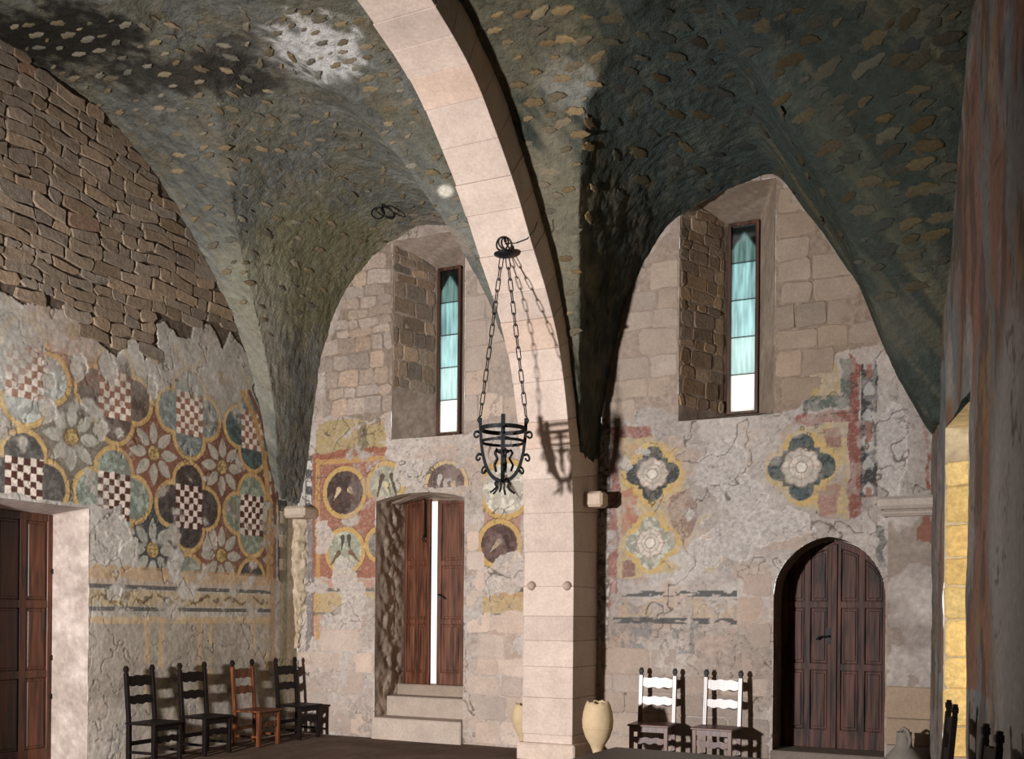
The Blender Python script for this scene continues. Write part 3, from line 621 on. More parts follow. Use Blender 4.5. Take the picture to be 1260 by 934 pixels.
def RP(t_, d_, z_): q = RW0 + RD*t_ + RN*d_; return (q[0], q[1], z_)
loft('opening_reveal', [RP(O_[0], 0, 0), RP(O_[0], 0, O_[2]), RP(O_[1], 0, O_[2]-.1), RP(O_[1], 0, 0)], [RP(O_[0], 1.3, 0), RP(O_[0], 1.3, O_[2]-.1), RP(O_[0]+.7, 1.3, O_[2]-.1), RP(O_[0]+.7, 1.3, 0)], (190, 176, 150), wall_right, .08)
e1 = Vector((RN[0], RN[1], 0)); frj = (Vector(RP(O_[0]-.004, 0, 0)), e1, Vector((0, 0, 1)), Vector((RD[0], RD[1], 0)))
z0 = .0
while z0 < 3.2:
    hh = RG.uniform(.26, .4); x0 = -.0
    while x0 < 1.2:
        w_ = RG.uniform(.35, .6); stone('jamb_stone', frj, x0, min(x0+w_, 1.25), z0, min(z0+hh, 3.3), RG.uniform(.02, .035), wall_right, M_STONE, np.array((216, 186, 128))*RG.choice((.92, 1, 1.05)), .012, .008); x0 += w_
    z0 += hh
# front wall behind the camera closes the hall
A = axis(-5.0, 7.0, .5); B = axis(0, 8, .5); u, z = mesh2(A, B)
wf_ = link('wall_front', grid_mesh('wall_front', np.stack([u, np.full(u.shape, -SFRONT), z], 1), len(A), len(B), None, np.tile([[70., 64, 58]], (u.size, 1)), flip=True), M_WALL); tag(wf_, 'plain front wall facing the frescoed back wall', kind='structure')

# ---------------- the two groin vaults
def vault(name, u0, u1, tone, label, k):
    def warp(a, b, n, p): q = np.linspace(0, 1, n); return a + (b-a) * (q - p*np.sin(2*math.pi*q)/(2*math.pi))
    A = warp(u0, u1, 330, .75)
    B = np.concatenate([np.linspace(0, 1.6, 150)[:-1], np.linspace(1.6, 5.6, 170), np.arange(5.8, SFRONT+.1, .3)])
    u, s = mesh2(A, B); z = zvault(u, s); e = .01
    gu = (zvault(u+e, s) - zvault(u-e, s)) / (2*e); gs = (zvault(u, s+e) - zvault(u, s-e)) / (2*e); l = np.sqrt(1 + gu**2 + gs**2)
    gu, gs = np.clip(gu, -8, 8), np.clip(gs, -8, 8); l = np.sqrt(1 + gu**2 + gs**2)
    Nn = np.stack([gu, -gs, -np.ones_like(gu)], 1) / l[:, None]               # into the room (world y = -s)
    q1, q2 = u*1.3 + z*.9, s*1.3 - z*.7
    disp = .07*(fbm(q1*2.4, q2*2.4, 5, k) - .5) + .026*(fbm(q1*14, q2*14, 3, k+5) - .5)
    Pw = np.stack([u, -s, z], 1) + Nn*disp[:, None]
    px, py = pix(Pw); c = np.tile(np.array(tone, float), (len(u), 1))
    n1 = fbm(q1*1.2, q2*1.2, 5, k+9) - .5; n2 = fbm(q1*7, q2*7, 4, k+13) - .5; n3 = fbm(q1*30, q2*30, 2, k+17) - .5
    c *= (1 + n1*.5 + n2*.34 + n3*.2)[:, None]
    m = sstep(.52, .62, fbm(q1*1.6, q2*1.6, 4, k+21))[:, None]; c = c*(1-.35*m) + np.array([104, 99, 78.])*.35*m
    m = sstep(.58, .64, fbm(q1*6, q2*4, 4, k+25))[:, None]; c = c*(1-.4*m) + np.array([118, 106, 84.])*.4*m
    def stain_and_light(cx, cy, rx, ry, rgb, a, ragged=.5):
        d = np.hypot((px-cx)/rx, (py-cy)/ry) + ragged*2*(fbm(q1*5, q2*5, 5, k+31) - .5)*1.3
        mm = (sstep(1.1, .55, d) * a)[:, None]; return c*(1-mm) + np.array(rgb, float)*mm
    for st in STAINS_AND_LIGHT[name]: c = stain_and_light(*st)
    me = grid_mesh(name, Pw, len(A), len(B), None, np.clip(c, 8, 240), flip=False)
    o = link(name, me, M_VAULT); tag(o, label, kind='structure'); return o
STAINS_AND_LIGHT = {'ceiling': [(385, 58, 62, 46, (196, 194, 192), .95, .6), (60, 45, 130, 48, (30, 27, 24), .85), (240, 92, 130, 30, (44, 40, 36), .75), (285, 70, 40, 40, (40, 37, 34), .5), (400, 330, 130, 100, (112, 108, 76), .6, .4), (548, 235, 12, 9, (220, 214, 200), 1, .1), (300, 420, 70, 130, (150, 146, 132), .6, .4), (520, 300, 60, 40, (150, 136, 122), .6)],  # black and white stains, plus lamplight painted as a pale patch on one web
          'ceiling.001': [(690, 100, 52, 44, (168, 166, 160), .7), (640, 60, 80, 110, (120, 112, 92), .6), (685, 300, 50, 190, (132, 124, 106), .8, .3), (880, 120, 140, 160, (66, 78, 78), .5), (1080, 170, 120, 170, (58, 66, 58), .5), (1105, 400, 40, 50, (84, 84, 74), .6)]}  # plaster stains; the lamplit web beside the arch is painted in paler
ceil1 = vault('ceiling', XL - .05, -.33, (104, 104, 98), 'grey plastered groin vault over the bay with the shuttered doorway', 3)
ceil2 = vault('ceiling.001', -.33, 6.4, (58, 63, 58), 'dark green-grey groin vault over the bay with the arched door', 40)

# stones showing through the vault plaster
def vault_hit(px, py):
    d = ray(px, py); ts = np.linspace(4, 22, 2400); Q = CAM + ts[:, None]*d
    ok = (Q[:, 1] < 0) & (Q[:, 0] > XL); hit = np.nonzero(ok & (Q[:, 2] >= zvault(Q[:, 0], -Q[:, 1])))[0]
    if not len(hit): return None
    q = Q[hit[0]]
    if -.68 < q[0] < .03 or q[0] > RW0[0] + math.tan(RA)*(-q[1]) - .06: return None
    s_ = -q[1]; e = .02; gu = float(zvault(q[0]+e, s_) - zvault(q[0]-e, s_))/(2*e); gs = float(zvault(q[0], s_+e) - zvault(q[0], s_-e))/(2*e)
    return Vector((q[0], q[1], float(zvault(q[0], s_)))), Vector((gu, -gs, -1)).normalized()
lumps = []
for k in range(8):
    m = MB(); n = 14; ph = [RG.uniform(.68, 1.2) for _ in range(n)]
    ring = lambda r, h: [(math.cos(i*2*math.pi/n)*r*ph[i], math.sin(i*2*math.pi/n)*r*ph[i]*.42, h) for i in range(n)]
    vs = ring(1.0, -.2) + ring(.93, .12) + ring(.6, .22) + [(0, 0, .25)]
    fs = [(r*n+i, r*n+(i+1) % n, (r+1)*n+(i+1) % n, (r+1)*n+i) for r in (0, 1) for i in range(n)] + [(2*n+i, 2*n+(i+1) % n, 3*n) for i in range(n)]
    me = m.add(vs, fs).mesh('vault_stone', False); me.materials.append(M_LUMP); lumps.append(me)
def scatter(region, n, parent, size, rgb, mind):
    pts = []; tries = 0; xs = [p[0] for p in region]; ys = [p[1] for p in region]
    while len(pts) < n and tries < n*14:
        tries += 1; x_, y_ = RG.uniform(min(xs), max(xs)), RG.uniform(min(ys), max(ys))
        if not pip(np.array([x_]), np.array([y_]), region)[0] or any((x_-a)**2 + 1.6*(y_-b)**2 < mind**2 for a, b in pts): continue
        hit = vault_hit(x_, y_)
        if hit is None: continue
        pts.append((x_, y_)); p, nn = hit; xa = Vector((0, 0, 1)).cross(nn)
        if xa.length < .05: xa = Vector((1, 0, 0))
        xa.normalize(); ya = nn.cross(xa); r = RG.uniform(*size); a = RG.uniform(-.25, .25); x2 = xa*math.cos(a) + ya*math.sin(a); y2 = nn.cross(x2)
        o = link('vault_stone', RG.choice(lumps), None, parent, np.array(rgb)*RG.uniform(.8, 1.15) + np.array([6, 0, -8])*RG.uniform(-1, 1))
        o.matrix_world = Matrix.Translation(p + nn*.009) @ Matrix([[x2.x*r, y2.x*r*RG.uniform(.7, 1.1), nn.x*.05], [x2.y*r, y2.y*r, nn.y*.05], [x2.z*r, y2.z*r, nn.z*.05]]).to_4x4()
scatter([(5, 20), (440, 5), (560, 220), (575, 290), (480, 300), (420, 350), (330, 420), (300, 380), (250, 290), (150, 160), (40, 70)], 270, ceil1, (.035, .10), (112, 103, 86), 14)
scatter([(600, 10), (735, 10), (735, 200), (715, 330), (705, 430), (690, 330), (650, 180)], 46, ceil2, (.05, .13), (116, 102, 80), 20)
scatter([(745, 10), (1180, 10), (1160, 330), (1100, 380), (960, 215), (850, 240), (760, 250)], 130, ceil2, (.06, .17), (66, 62, 50), 24)

# ---------------- the transverse arch of dressed voussoirs on its pier
arch = empty('trim_1', (-.325, -.4, 0)); tag(arch, 'pale pink transverse stone arch on its wall pier between the two vaults', kind='structure')
zs = np.linspace(0, 7.5, 1500); sp = np.stack([ARCH(zs), zs], 1); sp = np.vstack([sp, [[9, 7.53], [SFRONT, 7.53]]]); sl = np.concatenate([[0], np.cumsum(np.hypot(*np.diff(sp, axis=0).T))])
def ap(l): return np.array([np.interp(l, sl, sp[:, 0]), np.interp(l, sl, sp[:, 1])])
l0 = 0; U0, U1 = -.66, 0.0; k = 0
inv = arch.matrix_basis.inverted()
while l0 < sl[-1] - .05:
    lh = RG.uniform(.3, .48) if l0 < 12 else 1.5; l1 = min(l0 + lh, sl[-1]); sub = 5; m = MB(); vs = []; g = .002
    off = RG.uniform(-.006, .008)
    for i in range(sub+1):
        l = l0 + g + (l1-l0-2*g)*i/sub; p = ap(l); q = ap(l+.02) - ap(l-.02); q = q/np.hypot(*q); nrm = np.array([-q[1], q[0]])   # towards the mass of the wall / vault
        th = min(.72, .79 if p[1] < 3.2 else .62)
        if p[1] < 4.2: th = max(.5, p[0] + .02 if nrm[0] < -.9 else .62)
        a, b = p - nrm*off, p + nrm*th
        b[0] = max(b[0], -.03)
        vs += [(U0-off, -a[0], a[1]), (U1+off*.5, -a[0], a[1]), (U1+off*.5, -b[0], b[1]), (U0-off, -b[0], b[1])]
    fs = [(i*4+j, i*4+(j+1) % 4, i*4+4+(j+1) % 4, i*4+4+j) for i in range(sub) for j in range(4)] + [(0, 1, 2, 3), (sub*4+3, sub*4+2, sub*4+1, sub*4)]
    c = np.array((192, 174, 163)) * RG.choice((.97, 1, 1.01, 1.03))
    if RG.random() < .16: c = np.array((194, 171, 156))
    o = m.add(vs, fs).build('voussoir', M_ASHLAR, arch, bevel=.004, color=c); o.matrix_parent_inverse = inv
    l0 = l1; k += 1
def archpart(m, name, mat, c=None, **kw): o = m.build(name, mat, arch, color=c, **kw); o.matrix_parent_inverse = inv; return o
vs = []; ls = np.concatenate([np.linspace(0, 10.5, 380), np.linspace(10.6, sl[-1], 20)])                                 # mortar core that shows in the joints
for l in ls:
    p = ap(l); q = ap(l+.02) - ap(l-.02); q = q/np.hypot(*q); nrm = np.array([-q[1], q[0]]); a = p + nrm*.014; b = p + nrm*.4; b[0] = max(b[0], -.02)
    vs += [(U0+.014, -a[0], a[1]), (U1-.014, -a[0], a[1]), (U1-.014, -b[0], b[1]), (U0+.014, -b[0], b[1])]
archpart(MB().add(vs, [(i*4+j, i*4+(j+1) % 4, i*4+4+(j+1) % 4, i*4+4+j) for i in range(399) for j in range(4)]), 'mortar_core', M_ASHLAR, (168, 152, 142))
for px_ in (654, 698):
    q = on(1, -.80, px_, 721); m = MB().lathe([(.001, -.03), (.05, -.03), (.06, .0), (.045, .045), (.001, .06)], 10); m.v = [(x_+q[0], -.80-z_, y_+q[2]) for x_, y_, z_ in m.v]
    archpart(m, 'boss', M_ASHLAR, (170, 150, 138), smooth=True)
q = on(0, 0.0, 722, 613); archpart(MB().box(-.05, .24, q[1]-.11, q[1]+.13, q[2]-.12, q[2]+.07), 'corbel', M_ASHLAR, (186, 166, 148), bevel=.03)
archpart(MB().box(U0-.05, U1+.06, -.88, .0, -.02, .2), 'plinth', M_ASHLAR, (196, 176, 162), bevel=.02)

# ---------------- corner capitals
t2 = MB().box(XL-.02, XL+.36, -.36, .02, 3.14, 3.31).build('trim_2', M_ASHLAR, bevel=.04, color=(176, 160, 144)); tag(t2, 'worn stone capital under the vault in the corner by the checkered fresco', kind='structure')
ang = np.linspace(-math.pi/2-.1, .1, 16); zz = np.linspace(1.25, 3.16, 110); a, z = mesh2(ang, zz)
r = .10 + .09*(fbm(z*3.5+2, a*.2, 3, 5) - .4) + .05*(fbm(z*16, a*5, 3, 8) - .5) - .05*sstep(2.0, 1.25, z)
pt = np.stack([XL - .03 + r*1.6*np.cos(a), .03 + r*1.6*np.sin(a), z + .05*(fbm(a*4, z*4, 3, 2)-.5)], 1); n = fbm(a*6, z*14, 4, 4)
t4 = link('trim_3', grid_mesh('trim_3', pt, 16, 110, None, np.array([168., 152, 130]) + (n[:, None]-.5)*90), M_WALL); tag(t4, 'broken stub of a corner colonnette below the worn capital', kind='structure')
t3 = empty('trim_4', (3.72, 0, 0)); tag(t3, 'flat wall pier with a moulded capital beside the arched door', kind='structure'); inv3 = t3.matrix_basis.inverted()
def pierpart(m, nm, c, **kw): o = m.build(nm, M_ASHLAR, t3, color=c, **kw); o.matrix_parent_inverse = inv3
pierpart(MB().box(3.40, 4.05, -.22, .02, 2.98, 3.12), 'capital', (168, 156, 146), bevel=.035); pierpart(MB().box(3.44, 4.05, -.16, .02, 2.90, 2.98), 'capital_moulding', (160, 148, 138), bevel=.03)
z0 = 0
for i in range(3):
    hh = (.34, .3, .36)[i]; pierpart(MB().box(3.505, 4.05, -.07, .02, z0+.002, z0+hh-.002), 'pier_stone', np.array((150, 138, 129))*RG.choice((.98, 1, 1.02)) - (np.array((0, 8, 18)) if i in (1, 2) else 0), bevel=.008); z0 += hh

pth = np.concatenate([np.stack([np.full(4, 3.505), np.linspace(.02, -.055, 4)], 1), np.stack([np.linspace(3.505, 4.03, 28), np.full(28, -.07)], 1)]); zz = np.linspace(1.0, 2.92, 110)
i_, z = mesh2(np.arange(len(pth)), zz); px_, py_ = pth[i_, 0], pth[i_, 1]; n = fbm(px_*3, z*3, 5, 9); f = fbm(px_*18, z*18, 3, 4)
col = np.array([152., 142, 136]) + (n[:, None]-.5)*70 + (f[:, None]-.5)*30
m = (px_ > 3.8) & (z > 2.55) & (fbm(px_*7, z*5, 3, 2) > .45); col[m] = (124, 66, 52); m = fbm(px_*2, z*1.6, 4, 44) > .58; col[m] = col[m]*.5 + np.array([120, 104, 92])*.5
o = link('pier_shaft', grid_mesh('pier_shaft', np.stack([px_, py_ - .02*(n-.5), z], 1), len(pth), 110, None, col), M_WALL, t3); o.matrix_parent_inverse = inv3
# ================================================================== doors
def leaf(parent, w, h, cols, rows, mat, loc, rot, th=.05, top=None, stile=.085, rail=.09, bottom=.16):
    """a panelled leaf: local x 0..w, front at y=0 facing -y; rows: panel-row boundaries"""
    tp = top or (lambda x: h)
    def piece(x0, x1, z0, z1, y0, y1, m, cap=0):
        n = 9 if top else 2; xs = [x0 + (x1-x0)*i/(n-1) for i in range(n)]
        up = [(x, min(z1, tp(x) - cap)) for x in xs]
        if max(p[1] for p in up) <= z0 + .02: return False
        up = [(x, max(z, z0 + .004)) for x, z in up]
        m.prism([(x0, z0)] + [(x1, z0)] + up[::-1], y0, y1); return True
    m = MB(); piece(0, w, 0, h + 9, .022, th, m); xs = [0]
    cw = (w - stile*(cols+1)) / cols
    for c in range(cols+1): piece(c*(cw+stile), c*(cw+stile)+stile, 0, h + 9, 0, .03, m)
    zs_ = [bottom] + rows
    piece(0, w, 0, bottom, .002, .03, m)
    for zr in rows: piece(0, w, zr - rail/2, zr + rail/2, .002, .03, m)
    if top is None: piece(0, w, h - rail, h, .002, .03, m)
    else:
        n = 20; q = [(w*i/n, tp(w*i/n)) for i in range(n+1)]; m.prism([(x, max(z - rail*1.2, bottom)) for x, z in q] + q[::-1], .003, .03)
    lf = m.build('door_leaf', mat, parent, bevel=.005); lf.location = loc; lf.rotation_euler = (0, 0, rot)
    ed = [bottom] + sum([[zr - rail/2, zr + rail/2] for zr in rows], []) + [h + (9 if top else -rail)]
    for c in range(cols):
        x0 = stile + c*(cw+stile)
        for k in range(0, len(ed), 2):
            pm = MB()
            cap = rail*1.2 if top else 0
            ok = piece(x0+.004, x0+cw-.004, ed[k]+.004, ed[k+1]-.004, .016, .03, pm, cap)
            if ok and piece(x0+.03, x0+cw-.03, ed[k]+.035, ed[k+1]-.035, .006, .02, pm, cap+.035): pm.build('panel', mat, lf, bevel=.008)
    return lf
def ironwork(parent, m, name='door_handle'): return m.build(name, M_IRON, parent)
# left wall doorway
r1 = .58
loft('doorway_reveal', [(XL, -D1[0], 0), (XL, -D1[0], D1[2]), (XL, -D1[1], D1[2]+.06), (XL, -D1[1], 0)], [(XL-r1-.08, -D1[0], 0), (XL-r1-.08, -D1[0], D1[2]-.06), (XL-r1-.08, -D1[1], D1[2]-.04), (XL-r1-.08, -D1[1], 0)], (158, 144, 136), wall_left, .05, amp=.012)
d1 = empty('door_1', (XL - r1, -D1[0], 0)); tag(d1, 'russet panelled door deep in the doorway of the checkered-fresco wall', kind='structure')
w = .82
lf = leaf(d1, w, 2.86, 2, [1.02, 1.82], M_DOOR1, (0.0, -w+.015, .02), R_(90)); 
for zz_ in (2.2, 1.2, .75): ironwork(lf, MB().box(w-.03, w+.03, -.015, .01, zz_-.03, zz_+.03), 'hinge')
lf2 = leaf(d1, .82, 2.86, 2, [1.02, 1.82], M_DOOR1, (0.0, -1.68, .02), R_(90)); ironwork(lf2, MB().box(.70, .80, -.03, 0, 1.1, 1.3).tube([(.75, -.03, 1.2), (.75, -.08, 1.2), (.66, -.08, 1.2)], .01), 'door_lock')
MB().box(-.05, .05, -.87, -.79, .0, 2.87).build('centre_post', M_DARKW, d1)
# shuttered doorway
d2 = empty('door_2', (-2.85, .80, .735)); tag(d2, 'pair of tall panelled shutters ajar at the top of the steps, daylight in the gap', kind='structure')
H2 = 2.72; wl, wr = .53, .475
la = leaf(d2, wl, H2, 2, [.92, 1.78], M_DOOR2, (-.515, -.02, .0), R_(-14), stile=.06, rail=.075, bottom=.17)
lb = leaf(d2, wr, H2, 1, [.92, 1.78], M_DOOR2, (.515 - wr, -.0, 0.0), R_(0), stile=.075, rail=.075, bottom=.17)
ironwork(la, MB().box(wl-.10, wl-.075, -.02, 0, 2.15, 2.72).tube([(wl-.09, -.02, 2.2), (wl-.09, -.06, 2.12), (wl-.06, -.06, 2.08)], .008), 'bolt')
ironwork(lb, MB().tube([(.04, -.01, 1.32), (.05, -.05, 1.32), (.13, -.06, 1.28), (.16, -.05, 1.25)], .012))
# arched double door
d3 = empty('door_3', ((D3[0]+D3[1])/2, .5, .19)); tag(d3, 'old dark pointed double door with raised panels in the rosette-frescoed bay', kind='structure')
W3 = (D3[1]-D3[0]) / 2; cx3 = (D3[0]+D3[1])/2
for sgn in (-1, 1):
    tp = (lambda x: float(d3top(cx3 - W3 + x)) - .19 - .005) if sgn < 0 else (lambda x: float(d3top(cx3 + x)) - .19 - .005)
    lf = leaf(d3, W3 - .003, 2.5, 2, [.98, 1.73], M_DOOR, ((-W3 if sgn < 0 else .003), 0, 0), 0, .06, tp, .075, .08, .22)
    if sgn < 0: ironwork(lf, MB().tube([(W3-.05, -.0, 1.35), (W3-.06, -.05, 1.35), (W3-.16, -.06, 1.34), (W3-.2, -.05, 1.31)], .014).box(W3-.09, W3-.03, -.012, .01, 1.25, 1.45))
MB().box(-.035, .035, -.022, .02, 0, 2.46).build('cover_strip', M_DOOR, d3, bevel=.008)

# ================================================================== chairs
def scallop(w, z0, z1, dip, n=24, arch=.0):
    top = [(-w/2 + w*i/n, z1 + dip*.35*math.sin(i*math.pi*6/n) + arch*math.sin(math.pi*i/n)) for i in range(n+1)]
    bot = [(-w/2 + w*i/n, z0 + dip*.5*math.sin(i*math.pi*6/n + 1) - arch*math.sin(math.pi*i/n)) for i in range(n+1)]
    return bot + top[::-1]
def make_chair(mat, label, group=None):
    t = empty('ladder_back_chair'); tag(t, label, 'chair', group); W, D, H = .47, .43, 1.13; rec = .055
    for sg in (-1, 1):
        x = sg*(W/2-.025); m = MB(); y0 = -.025
        m.bar((x, y0-.0, 0), (x, y0, .46), .05, .05); m.bar((x, y0, .44), (x, y0+rec*.92, H-.09), .05, .042)
        p = m.build('back_post', mat, t, bevel=.004)
        f = MB(); yt = y0 + rec*.92; f.box(x-.018, x+.018, yt-.016, yt+.02, H-.095, H-.06).box(x-.026, x+.026, yt-.022, yt+.026, H-.065, H-.02).box(x-.018, x+.018, yt-.014, yt+.022, H-.02, H); f.build('finial', M_DARKW, p, bevel=.004)
        MB().bar((x, -D+.03, 0), (x, -D+.03, .45), .048, .048).build('leg', mat, t, bevel=.004)
        MB().bar((x, -D+.03, .13), (x, -.03, .13), .03, .035, (1, 0, 0)).build('stretcher', mat, t, bevel=.003)
    for z0, z1 in ((.90, 1.0), (.69, .77)):
        m = MB().prism(scallop(W-.08, z0, z1, .016, arch=.012), -.012, .012); zc = (z0+z1)/2; yc = -.025 + rec*(zc-.44)/.6; sh = rec/.6
        m.v = [(x, y + yc + (z-zc)*sh, z) for x, y, z in m.v]; m.build('back_slat', mat, t)
    MB().box(-W/2-.015, W/2+.015, -D-.02, .0, .45, .475).build('seat', mat, t, bevel=.006)
    MB().box(-W/2+.03, W/2-.03, -D+.015, -D+.04, .385, .45).build('apron', mat, t)
    m = MB().prism(scallop(W-.09, .25, .32, .02), -D+.02, -D+.045); m.build('front_rail', mat, t)
    MB().box(-W/2+.03, W/2-.03, -.04, -.02, .2, .25).build('rear_rail', mat, t)
    return t
def copy_tree(o, parent=None):
    c = o.copy(); COL.objects.link(c); c.parent = parent
    for ch in o.children: copy_tree(ch, c)
    return c
def set_mat(root, mat):
    for ch in root.children:
        if ch.type == 'MESH' and ch.name.split('.')[0] != 'finial':
            ch.data = ch.data.copy(); ch.data.materials.clear(); ch.data.materials.append(mat)
        set_mat(ch, mat) if ch.children and False else None
GL = 'chairs along the checkered-fresco wall'
base = make_chair(M_DARKW, 'near-black ladder-back chair standing first in the row after the russet door', GL)
spec = [((169, 815), None, None), ((234, 811), None, 'near-black ladder-back chair next to the orange-brown chair on its side towards the russet door'),
        ((296, 808), M_ORANGEW, 'orange-brown ladder-back chair in the row below the checkered fresco'),
        ((349, 803), None, 'near-black ladder-back chair in the corner below the broken colonnette')]
for i, (p, mt, lb_) in enumerate(spec):
    c = base if i == 0 else copy_tree(base); q = on(0, XL + .14, *p)
    c.location = (XL + .20, q[1], 0); c.rotation_euler = (0, 0, R_(90) + R_((2, -2, 3, -1)[i]))
    if lb_: c['label'] = lb_
    if mt: set_mat(c, mt)
GR = 'pair of chairs beside the arched door'
for i, (px_, lb_) in enumerate(((811, 'red-brown ladder-back chair with shiny back slats, next to the pale earthenware jar'), (891, 'red-brown ladder-back chair with shiny back slats, next to the arched door'))):
    c = copy_tree(base); q = on(1, -.16, px_, 828); c.location = (q[0], -.22, 0); c.rotation_euler = (0, 0, R_((3, -3)[i])); c['label'] = lb_; c['group'] = GR; set_mat(c, M_REDW)
GS = 'black chairs by the tall opening'
for i, ((px_, py_), lb_) in enumerate((((1184, 866), 'black ladder-back chair silhouetted against the bright jamb of the tall opening'), ((1238, 898), 'black ladder-back chair against the streaked right wall, past the tall opening'))):
    c = copy_tree(base); q = on(2, 1.12, px_, py_); c.location = (q[0] - .10, q[1], 0); c.rotation_euler = (0, 0, R_(-90 + (8, 10)[i])); c['label'] = lb_; c['group'] = GS

# ================================================================== table in front of the two chairs
c0 = on(2, .76, 757, 919); c1 = on(2, .76, 950, 934); dv = Vector((c1[0]-c0[0], c1[1]-c0[1], 0)); a = math.atan2(dv.y, dv.x)
tb = empty('refectory_table', (c0[0], c0[1], 0), a); tag(tb, 'long dark wooden table standing before the pair of red-brown chairs', 'table')
TL, TD = 1.7, .9
MB().box(0, TL, -TD, 0, .71, .76).build('tabletop', M_TABLE, tb, bevel=.008)
MB().box(.1, TL-.1, -TD+.1, -.1, .61, .71).build('apron', M_TABLE, tb)
for x in (.12, TL-.2):
    for y in (-.12, -TD+.12): MB().lathe([(.04, 0), (.045, .12), (.03, .2), (.05, .4), (.035, .58), (.045, .66)], 12, x+.04, y).build('leg', M_TABLE, tb, smooth=True)

# ================================================================== earthenware
def jar(loc, sc, label):
    t = empty('amphora', loc); tag(t, label, 'jar')
    pr = [(.075, 0), (.085, .02), (.06, .05), (.048, .12), (.055, .2), (.085, .28), (.14, .37), (.172, .47), (.18, .56), (.168, .66), (.145, .74), (.128, .775)]
    pr = [(r*sc, z*sc) for r, z in pr]; inn = [(.112*sc, .775*sc), (.14*sc, .68*sc), (.15*sc, .55*sc), (.02*sc, .35*sc)]
    m = MB().lathe(pr + inn, 30)
    for i, (x, y, z) in enumerate(m.v):
        if z > .74*sc: m.v[i] = (x, y, z + .012*math.sin(i*1.7) + .008*math.sin(i*.6))
    b = m.build('jar_body', M_CLAY, t, smooth=True)
    MB().lathe([(.172*sc, .472*sc), (.176*sc, .478*sc), (.174*sc, .486*sc)], 30).build('throwing_ridge', M_CLAY, t, smooth=True)
    return t
q = on(2, 0, 735, 947); jar((q[0], q[1], 0), 1.0, 'pale egg-shaped earthenware jar on a narrow foot beside the stone pier')
jar((-.87, -.34, 0), .8, 'ochre earthenware jar half hidden behind the stone pier, below the medallion fresco')
q = on(2, 0, 1112, 961); t = empty('jug', (q[0], q[1], 0)); tag(t, 'grey earthenware jug with a loop handle beside the arched door', 'jug')
MB().lathe([(.13, 0), (.17, .03), (.2, .1), (.205, .18), (.18, .27), (.12, .34), (.085, .38), (.075, .5), (.082, .53), (.06, .53), (.05, .4)], 26).build('jug_body', M_CLAYG, t, smooth=True)
MB().tube([(.05, -.06, .36), (.07, -.09, .46), (.04, -.085, .56), (0, -.07, .58), (-.03, -.05, .54)], .02, 8).build('handle', M_CLAYG, t, smooth=True)

# ================================================================== hanging iron lamp
dr = ray(621, 303); ts = np.linspace(5, 16, 4000); Q = CAM + ts[:, None]*dr; hk = Q[np.nonzero(-Q[:, 1] < ARCH(Q[:, 2]) + .09)[0][0]]; hx, hy = float(hk[0]), float(hk[1])
lp = empty('hanging_lamp', (hx, hy, 0)); tag(lp, 'black wrought-iron basket lamp hanging on two chains from the stone arch', 'lamp')
def zat(py): return float(on(1, hy, 620, py)[2])
ztop, zdisc, zrim, zbot = zat(300), zat(314), zat(526), zat(592)
RR = .25; camdir = math.atan2(CAM[1]-hy, CAM[0]-hx) + math.pi/2; ex = Vector((math.cos(camdir), math.sin(camdir), 0)); ey = Vector((-ex.y, ex.x, 0))
L3 = lambda a, b, c: ex*a + ey*b + Vector((0, 0, c))
ring = lambda c, r, ax, ay, n=20: [c + ax*(r*math.cos(i*2*math.pi/n)) + ay*(r*math.sin(i*2*math.pi/n)) for i in range(n)]
up = Vector((0, 0, 1))
MB().tube([L3(0, 0, ztop+.02), L3(0, 0, ztop+.1), L3(0, .05, ztop+.2), L3(0, .1, ztop+.5)], .012).build('hook', M_IRON, lp, smooth=True)
for dx_ in (-.025, .03): MB().tube(ring(L3(dx_, 0, ztop), .075, (ex*.9 + ey*.5*(1 if dx_ > 0 else -1)).normalized(), up), .011, 6, True).build('ring', M_IRON, lp, smooth=True)
MB().lathe([(.02, zdisc-.03), (.05, zdisc-.025), (.115, zdisc), (.12, zdisc+.012), (.05, zdisc+.03), (.02, zdisc+.05)], 20).build('canopy_disc', M_IRON, lp, smooth=True)
lm = MB(); r, hl = .021, .052; path = [(r*math.cos(t_), 0, hl + r*math.sin(t_)) for t_ in np.linspace(0, math.pi, 7)] + [(r*math.cos(t_), 0, -hl + r*math.sin(t_)) for t_ in np.linspace(math.pi, 2*math.pi, 7)]
lme = lm.tube(path, .0062, 5, True).mesh('chain_link', True); lme.materials.append(M_IRON)
for sg in (-1, 1):
    a, b = L3(sg*.03, 0, zdisc-.02), L3(sg*RR, 0, zrim+.13); d = b - a; n = int(d.length / .124); ch = MB().tube([b, b + L3(sg*.03, 0, -.05), b + L3(sg*.0, 0, -.11), L3(sg*RR, 0, zrim)], .009).build('chain', M_IRON, lp, smooth=True)
    for i in range(n):
        o = link('chain_link', lme, None, ch); p = a + d*((i+.5)/n); qt = d.to_track_quat('Z', 'Y').to_matrix().to_4x4()
        sc_ = Matrix.Diagonal((1, 1, (d.length/n)/.124, 1)); o.matrix_basis = Matrix.Translation(p) @ qt @ Matrix.Rotation(camdir + (0 if i % 2 else R_(80)), 4, 'Z') @ sc_
hgt = zrim - zbot
def cup(t_): return (RR*math.cos(t_) if t_ < math.pi/2 else RR*math.cos(t_), -hgt*math.sin(t_)**.8)
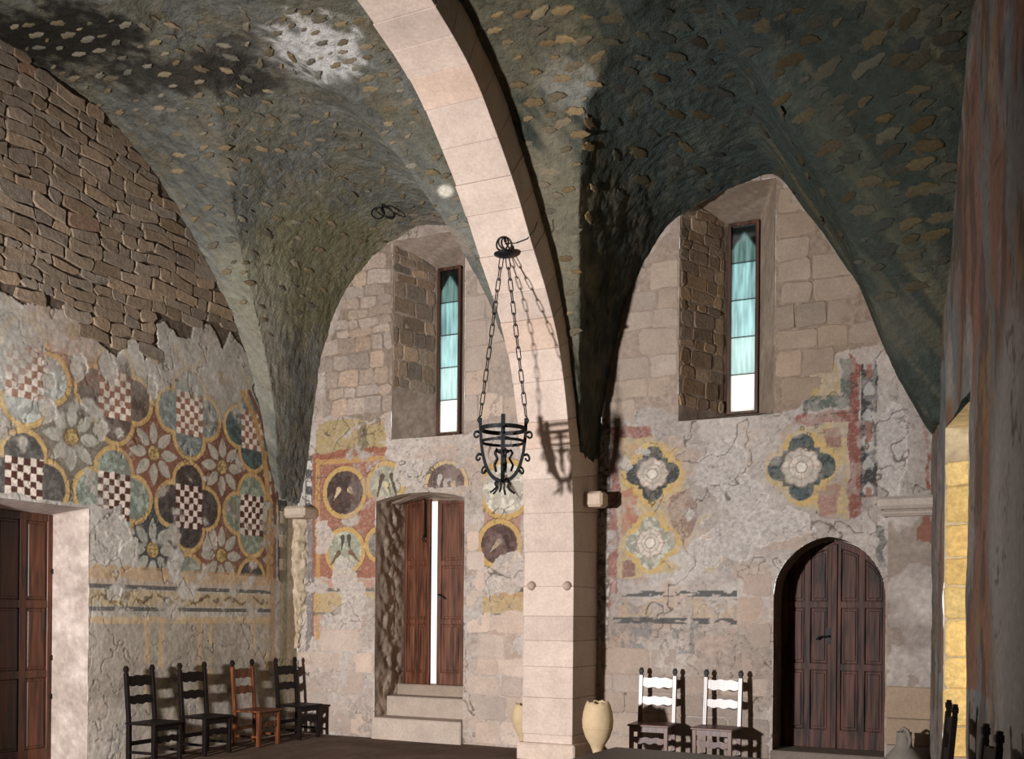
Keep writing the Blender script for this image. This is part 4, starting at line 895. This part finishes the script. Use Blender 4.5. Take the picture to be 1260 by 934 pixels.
def strap(name, dirv, w_=.05, d_=.012):
    m = MB(); pts = [(RR*math.cos(t_), zrim + .1*max(0, abs(math.cos(t_))**6) - hgt*math.sin(t_)**.75) for t_ in np.linspace(0.0, math.pi, 23)]; side = up.cross(dirv)
    vs = []
    for i, (x_, z_) in enumerate(pts):
        p = dirv*x_ + up*z_; tn = dirv*(pts[min(i+1, 22)][0]-pts[max(i-1, 0)][0]) + up*(pts[min(i+1, 22)][1]-pts[max(i-1, 0)][1]); nn = tn.normalized().cross(side)
        vs += [p + side*w_/2 - nn*d_, p - side*w_/2 - nn*d_, p - side*w_/2 + nn*d_, p + side*w_/2 + nn*d_]
    fs = [(i*4+j, i*4+(j+1) % 4, i*4+4+(j+1) % 4, i*4+4+j) for i in range(22) for j in range(4)] + [(0, 1, 2, 3), (91, 90, 89, 88)]
    return m.add(vs, fs).build(name, M_IRON, lp)
strap('basket_strap', ex, .075, .017); strap('basket_strap', ey, .045, .012)
def hoop(z_, r_, w_): return MB().lathe([(r_, z_-w_/2), (r_+.012, z_-w_/2), (r_+.012, z_+w_/2), (r_, z_+w_/2), (r_, z_-w_/2)], 28, caps=False).build('hoop', M_IRON, lp)
hoop(zrim-.02, RR-.01, .045); hoop(zrim-.16, RR-.02, .03)
def curl(p, dirv, size, flip=1):
    pts = [p]
    for t_ in np.linspace(0, 1, 12):
        aa = t_*4.6; rr_ = size*(.55 - .33*t_); pts.append(p + dirv*(size*.6 + rr_*math.sin(aa)*.9 - size*.1) + up*(flip*(rr_*math.cos(aa) - size*.3)))
    return MB().tube(pts, [.016]*3 + [.012]*10, 5).build('scroll', M_IRON, lp, smooth=True)
for dv_ in (ex, -ex, ey, -ey):
    for t_ in (.05, .42, .8):
        p = dv_*(RR*math.cos(t_)) + up*(zrim - hgt*math.sin(t_)**.75); curl(p, (dv_*math.cos(t_*.8) - up*math.sin(t_*.8)).normalized(), .075, 1 if t_ < .6 else -1)
for k in range(6):
    a = k*math.pi/3 + .3; dv_ = ex*math.cos(a) + ey*math.sin(a)
    MB().tube([up*(zbot+.03) + dv_*.05, up*(zbot-.03) + dv_*.09, up*(zbot-.07) + dv_*.07, up*(zbot-.11) + dv_*.11, up*(zbot-.13) + dv_*.14], .012, 5).build('tendril', M_IRON, lp, smooth=True)
for k in range(5):
    a = k*2*math.pi/5; dv_ = (ex*math.cos(a) + ey*math.sin(a))*.09; z0 = zrim - .38
    MB().tube([dv_ + up*(z0-.1), dv_*1.25 + up*(z0-.03), dv_*.8 + up*(z0+.04), dv_*1.2 + up*(z0+.1), dv_*.9 + up*(z0+.14)], .014, 5).build('inner_tendril', M_IRON, lp, smooth=True)
MB().lathe([(.012, zbot), (.012, zrim-.3), (.075, zrim-.27), (.08, zrim-.25), (.02, zrim-.24), (.02, zrim-.14), (.07, zrim-.12), (.075, zrim-.105), (.012, zrim-.09), (.01, zrim-.08)], 14).build('pricket', M_IRON, lp, smooth=True)
MB().lathe([(.024, zrim-.12), (.025, zrim-.06), (.006, zrim-.055)], 12).build('candle_stub', mat_plain('candle_wax', (216, 206, 188), .6, .3), lp, smooth=True)
pw = [on(0, -.30, 633, 300), on(0, -.2, 648, 301), on(0, -.08, 655, 297), on(0, .02, 658, 286)]
wire = MB().tube([Vector((hx, hy, ztop)), Vector((hx+.12, hy+.01, ztop-.01)), Vector((hx+.26, hy+.02, ztop+.02)), Vector((hx+.34, hy+.03, ztop+.1)), Vector((hx+.37, hy+.05, ztop+.2))], .006, 5).build('wire', M_IRON, smooth=True)
tag(wire, 'thin iron wire running from the lamp hook to the edge of the arch', 'wire')

# iron rings in the vault
hit = vault_hit(470, 250)
if hit:
    p, nn = hit; q = p + nn*.13; rg = empty('iron_rings', tuple(q)); tag(rg, 'pair of linked iron rings hanging from the grey vault', 'rings')
    ax_ = ex; MB().tube(ring(ax_*(-.07) + up*-.02, .085, ax_, up*.95 + ey*.2), .011, 6, True).build('ring', M_IRON, rg, smooth=True)
    MB().tube(ring(ax_*.06 + up*-.01, .085, (ax_ + ey*.5).normalized(), (up*.75 + ax_*-.3).normalized()), .011, 6, True).build('ring', M_IRON, rg, smooth=True)
    MB().tube([-nn*.12, nn*.0 + up*.03, nn*.03 + ax_*-.0 + up*.05], .011, 6).build('staple', M_IRON, rg, smooth=True)
